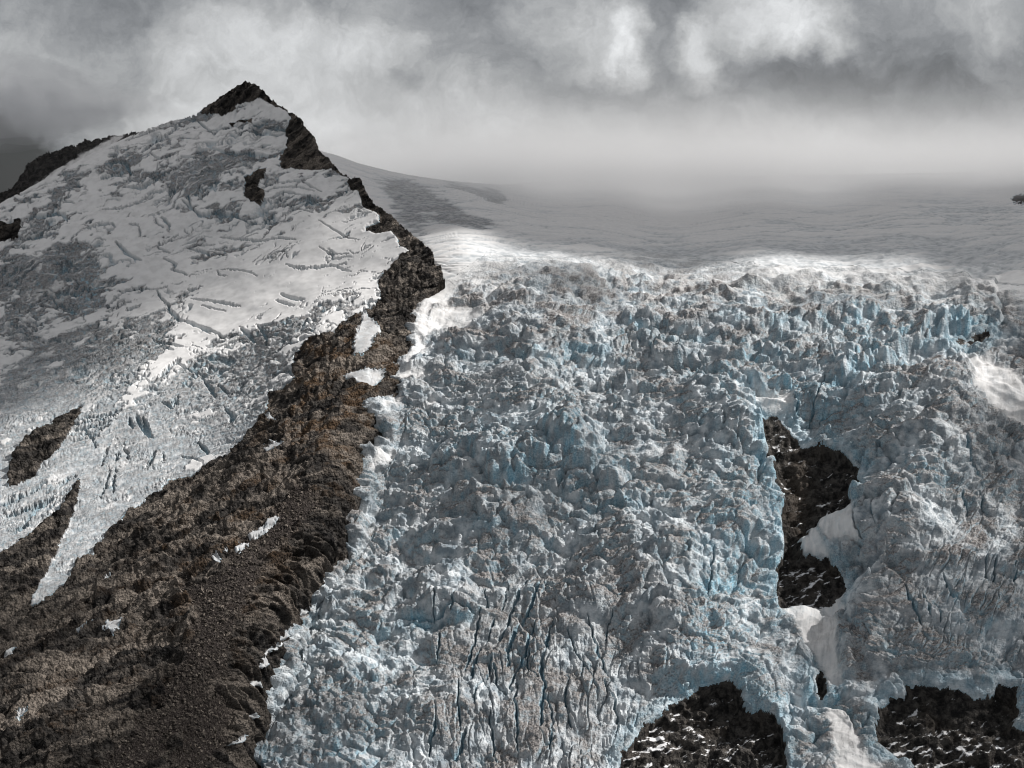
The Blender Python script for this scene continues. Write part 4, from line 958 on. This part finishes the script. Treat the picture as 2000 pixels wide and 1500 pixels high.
vs = N(nt, 'ShaderNodeVectorMath', operation='SUBTRACT'); L.new(warp.outputs['Color'], vs.inputs[0]); vs.inputs[1].default_value = (.5, .5, .5)
vm = N(nt, 'ShaderNodeVectorMath', operation='SCALE'); L.new(vs.outputs[0], vm.inputs[0]); vm.inputs['Scale'].default_value = .12
va = N(nt, 'ShaderNodeVectorMath', operation='ADD'); L.new(cmb.outputs[0], va.inputs[0]); L.new(vm.outputs[0], va.inputs[1])
det = wn(9, 11, va.outputs[0], .66, .7)
val = mth('ADD', .285, mth('MULTIPLY', mth('SUBTRACT', det.outputs[0], .5), .30))
def blob(u, v, ru, rv, amp, hard=0.0):
    global val
    mp = N(nt, 'ShaderNodeMapping'); L.new(va.outputs[0], mp.inputs[0]); mp.vector_type = 'POINT'
    sx, sy = FOC / ru, FOC / rv
    mp.inputs['Scale'].default_value = (sx, sy, 0)
    mp.inputs['Location'].default_value = (-(u - 1000) / FOC * sx, -(420 - v) / FOC * sy, 0)
    ln = N(nt, 'ShaderNodeVectorMath', operation='LENGTH'); L.new(mp.outputs[0], ln.inputs[0])
    val = mth('ADD', val, mth('MULTIPLY', mr(nt, ln.outputs['Value'], 1.5, hard, 0, 1), amp))
for bb in [(950,330,1100,130,.13),(950,290,700,110,.10),(560,90,300,130,.15),(750,105,120,55,.16),(40,130,110,110,.17),(400,200,320,90,.07),(-50,320,250,120,-.55),(200,50,140,60,-.08),(800,250,420,130,.03),(1090,50,130,60,.16),(1205,80,48,60,.30),(1365,115,50,62,.30),(1490,35,120,90,.30),(1585,75,85,60,.30),
           (1480,205,360,120,-.11),(1800,140,260,150,-.09),(100,230,200,70,-.08),(1000,150,160,60,-.05),(1940,25,110,50,.14),(1330,300,180,60,-.08),(1500,345,350,30,.06),(1900,330,250,50,-.02),(620,10,150,50,-.08),(350,-20,200,80,-.08),(930,30,140,70,-.10),(1300,30,50,60,-.08),(250,140,90,60,-.05)]:
    blob(*bb)
det2 = wn(30, 8, va.outputs[0], .65, .8)
val = mth('MULTIPLY', val, mth('ADD', .18, mth('ADD', mth('MULTIPLY', det.outputs[0], 1.0), mth('MULTIPLY', det2.outputs[0], .80))))
val = mth("MAXIMUM", val, .05)
# brighter, broken overcast away from the mountain
ctint = mixc(nt, mr(nt, val, .1, .45), (.94, .98, 1.04), (.985, 1.0, 1.015))
vmul = N(nt, 'ShaderNodeVectorMath', operation='SCALE'); L.new(ctint, vmul.inputs[0]); L.new(val, vmul.inputs['Scale'])
sky = N(nt, 'ShaderNodeTexSky'); sky.sky_type = 'NISHITA'; sky.sun_disc = False
sky.sun_elevation = math.asin(SUN[2]); sky.sun_rotation = math.atan2(SUN[0], SUN[1])
bg1 = N(nt, 'ShaderNodeBackground'); L.new(sky.outputs[0], bg1.inputs[0]); bg1.inputs[1].default_value = .08
bg2 = N(nt, 'ShaderNodeBackground'); L.new(vmul.outputs[0], bg2.inputs[0]); bg2.inputs[1].default_value = 1.0
ms = N(nt, 'ShaderNodeMixShader'); ms.inputs[0].default_value = .96; L.new(bg1.outputs[0], ms.inputs[1]); L.new(bg2.outputs[0], ms.inputs[2])
wo = N(nt, 'ShaderNodeOutputWorld'); L.new(ms.outputs[0], wo.inputs[0])

ld = bpy.data.lights.new('sun', 'SUN'); ld.energy = 5.0; ld.angle = math.radians(.6); ld.color = (1, .965, .925)
lo = bpy.data.objects.new('sun', ld); col.objects.link(lo); lo.location = tuple(SUN * 8000)
from mathutils import Vector
lo.rotation_euler = Vector(SUN).to_track_quat('Z', 'Y').to_euler()

cd = bpy.data.cameras.new('camera'); cam = bpy.data.objects.new('camera', cd); col.objects.link(cam)
cd.sensor_width = 36; cd.lens = 36 * FOC / 2000; cd.clip_start = 5; cd.clip_end = 60000
cam.rotation_euler = (math.pi / 2 - PITCH, 0, 0)
sc.camera = cam
sc.render.engine = 'CYCLES'
sc.cycles.max_bounces = 6; sc.cycles.diffuse_bounces = 3; sc.cycles.glossy_bounces = 2; sc.cycles.transparent_max_bounces = 8; sc.cycles.volume_bounces = 2
sc.cycles.use_denoising = True
sc.cycles.pixel_filter_type = 'BLACKMAN_HARRIS'; sc.cycles.filter_width = 1.1
sc.view_settings.view_transform = 'Standard'; sc.view_settings.look = 'None'; sc.view_settings.exposure = 0.20; sc.view_settings.gamma = 1
print('total', time.time() - T0)
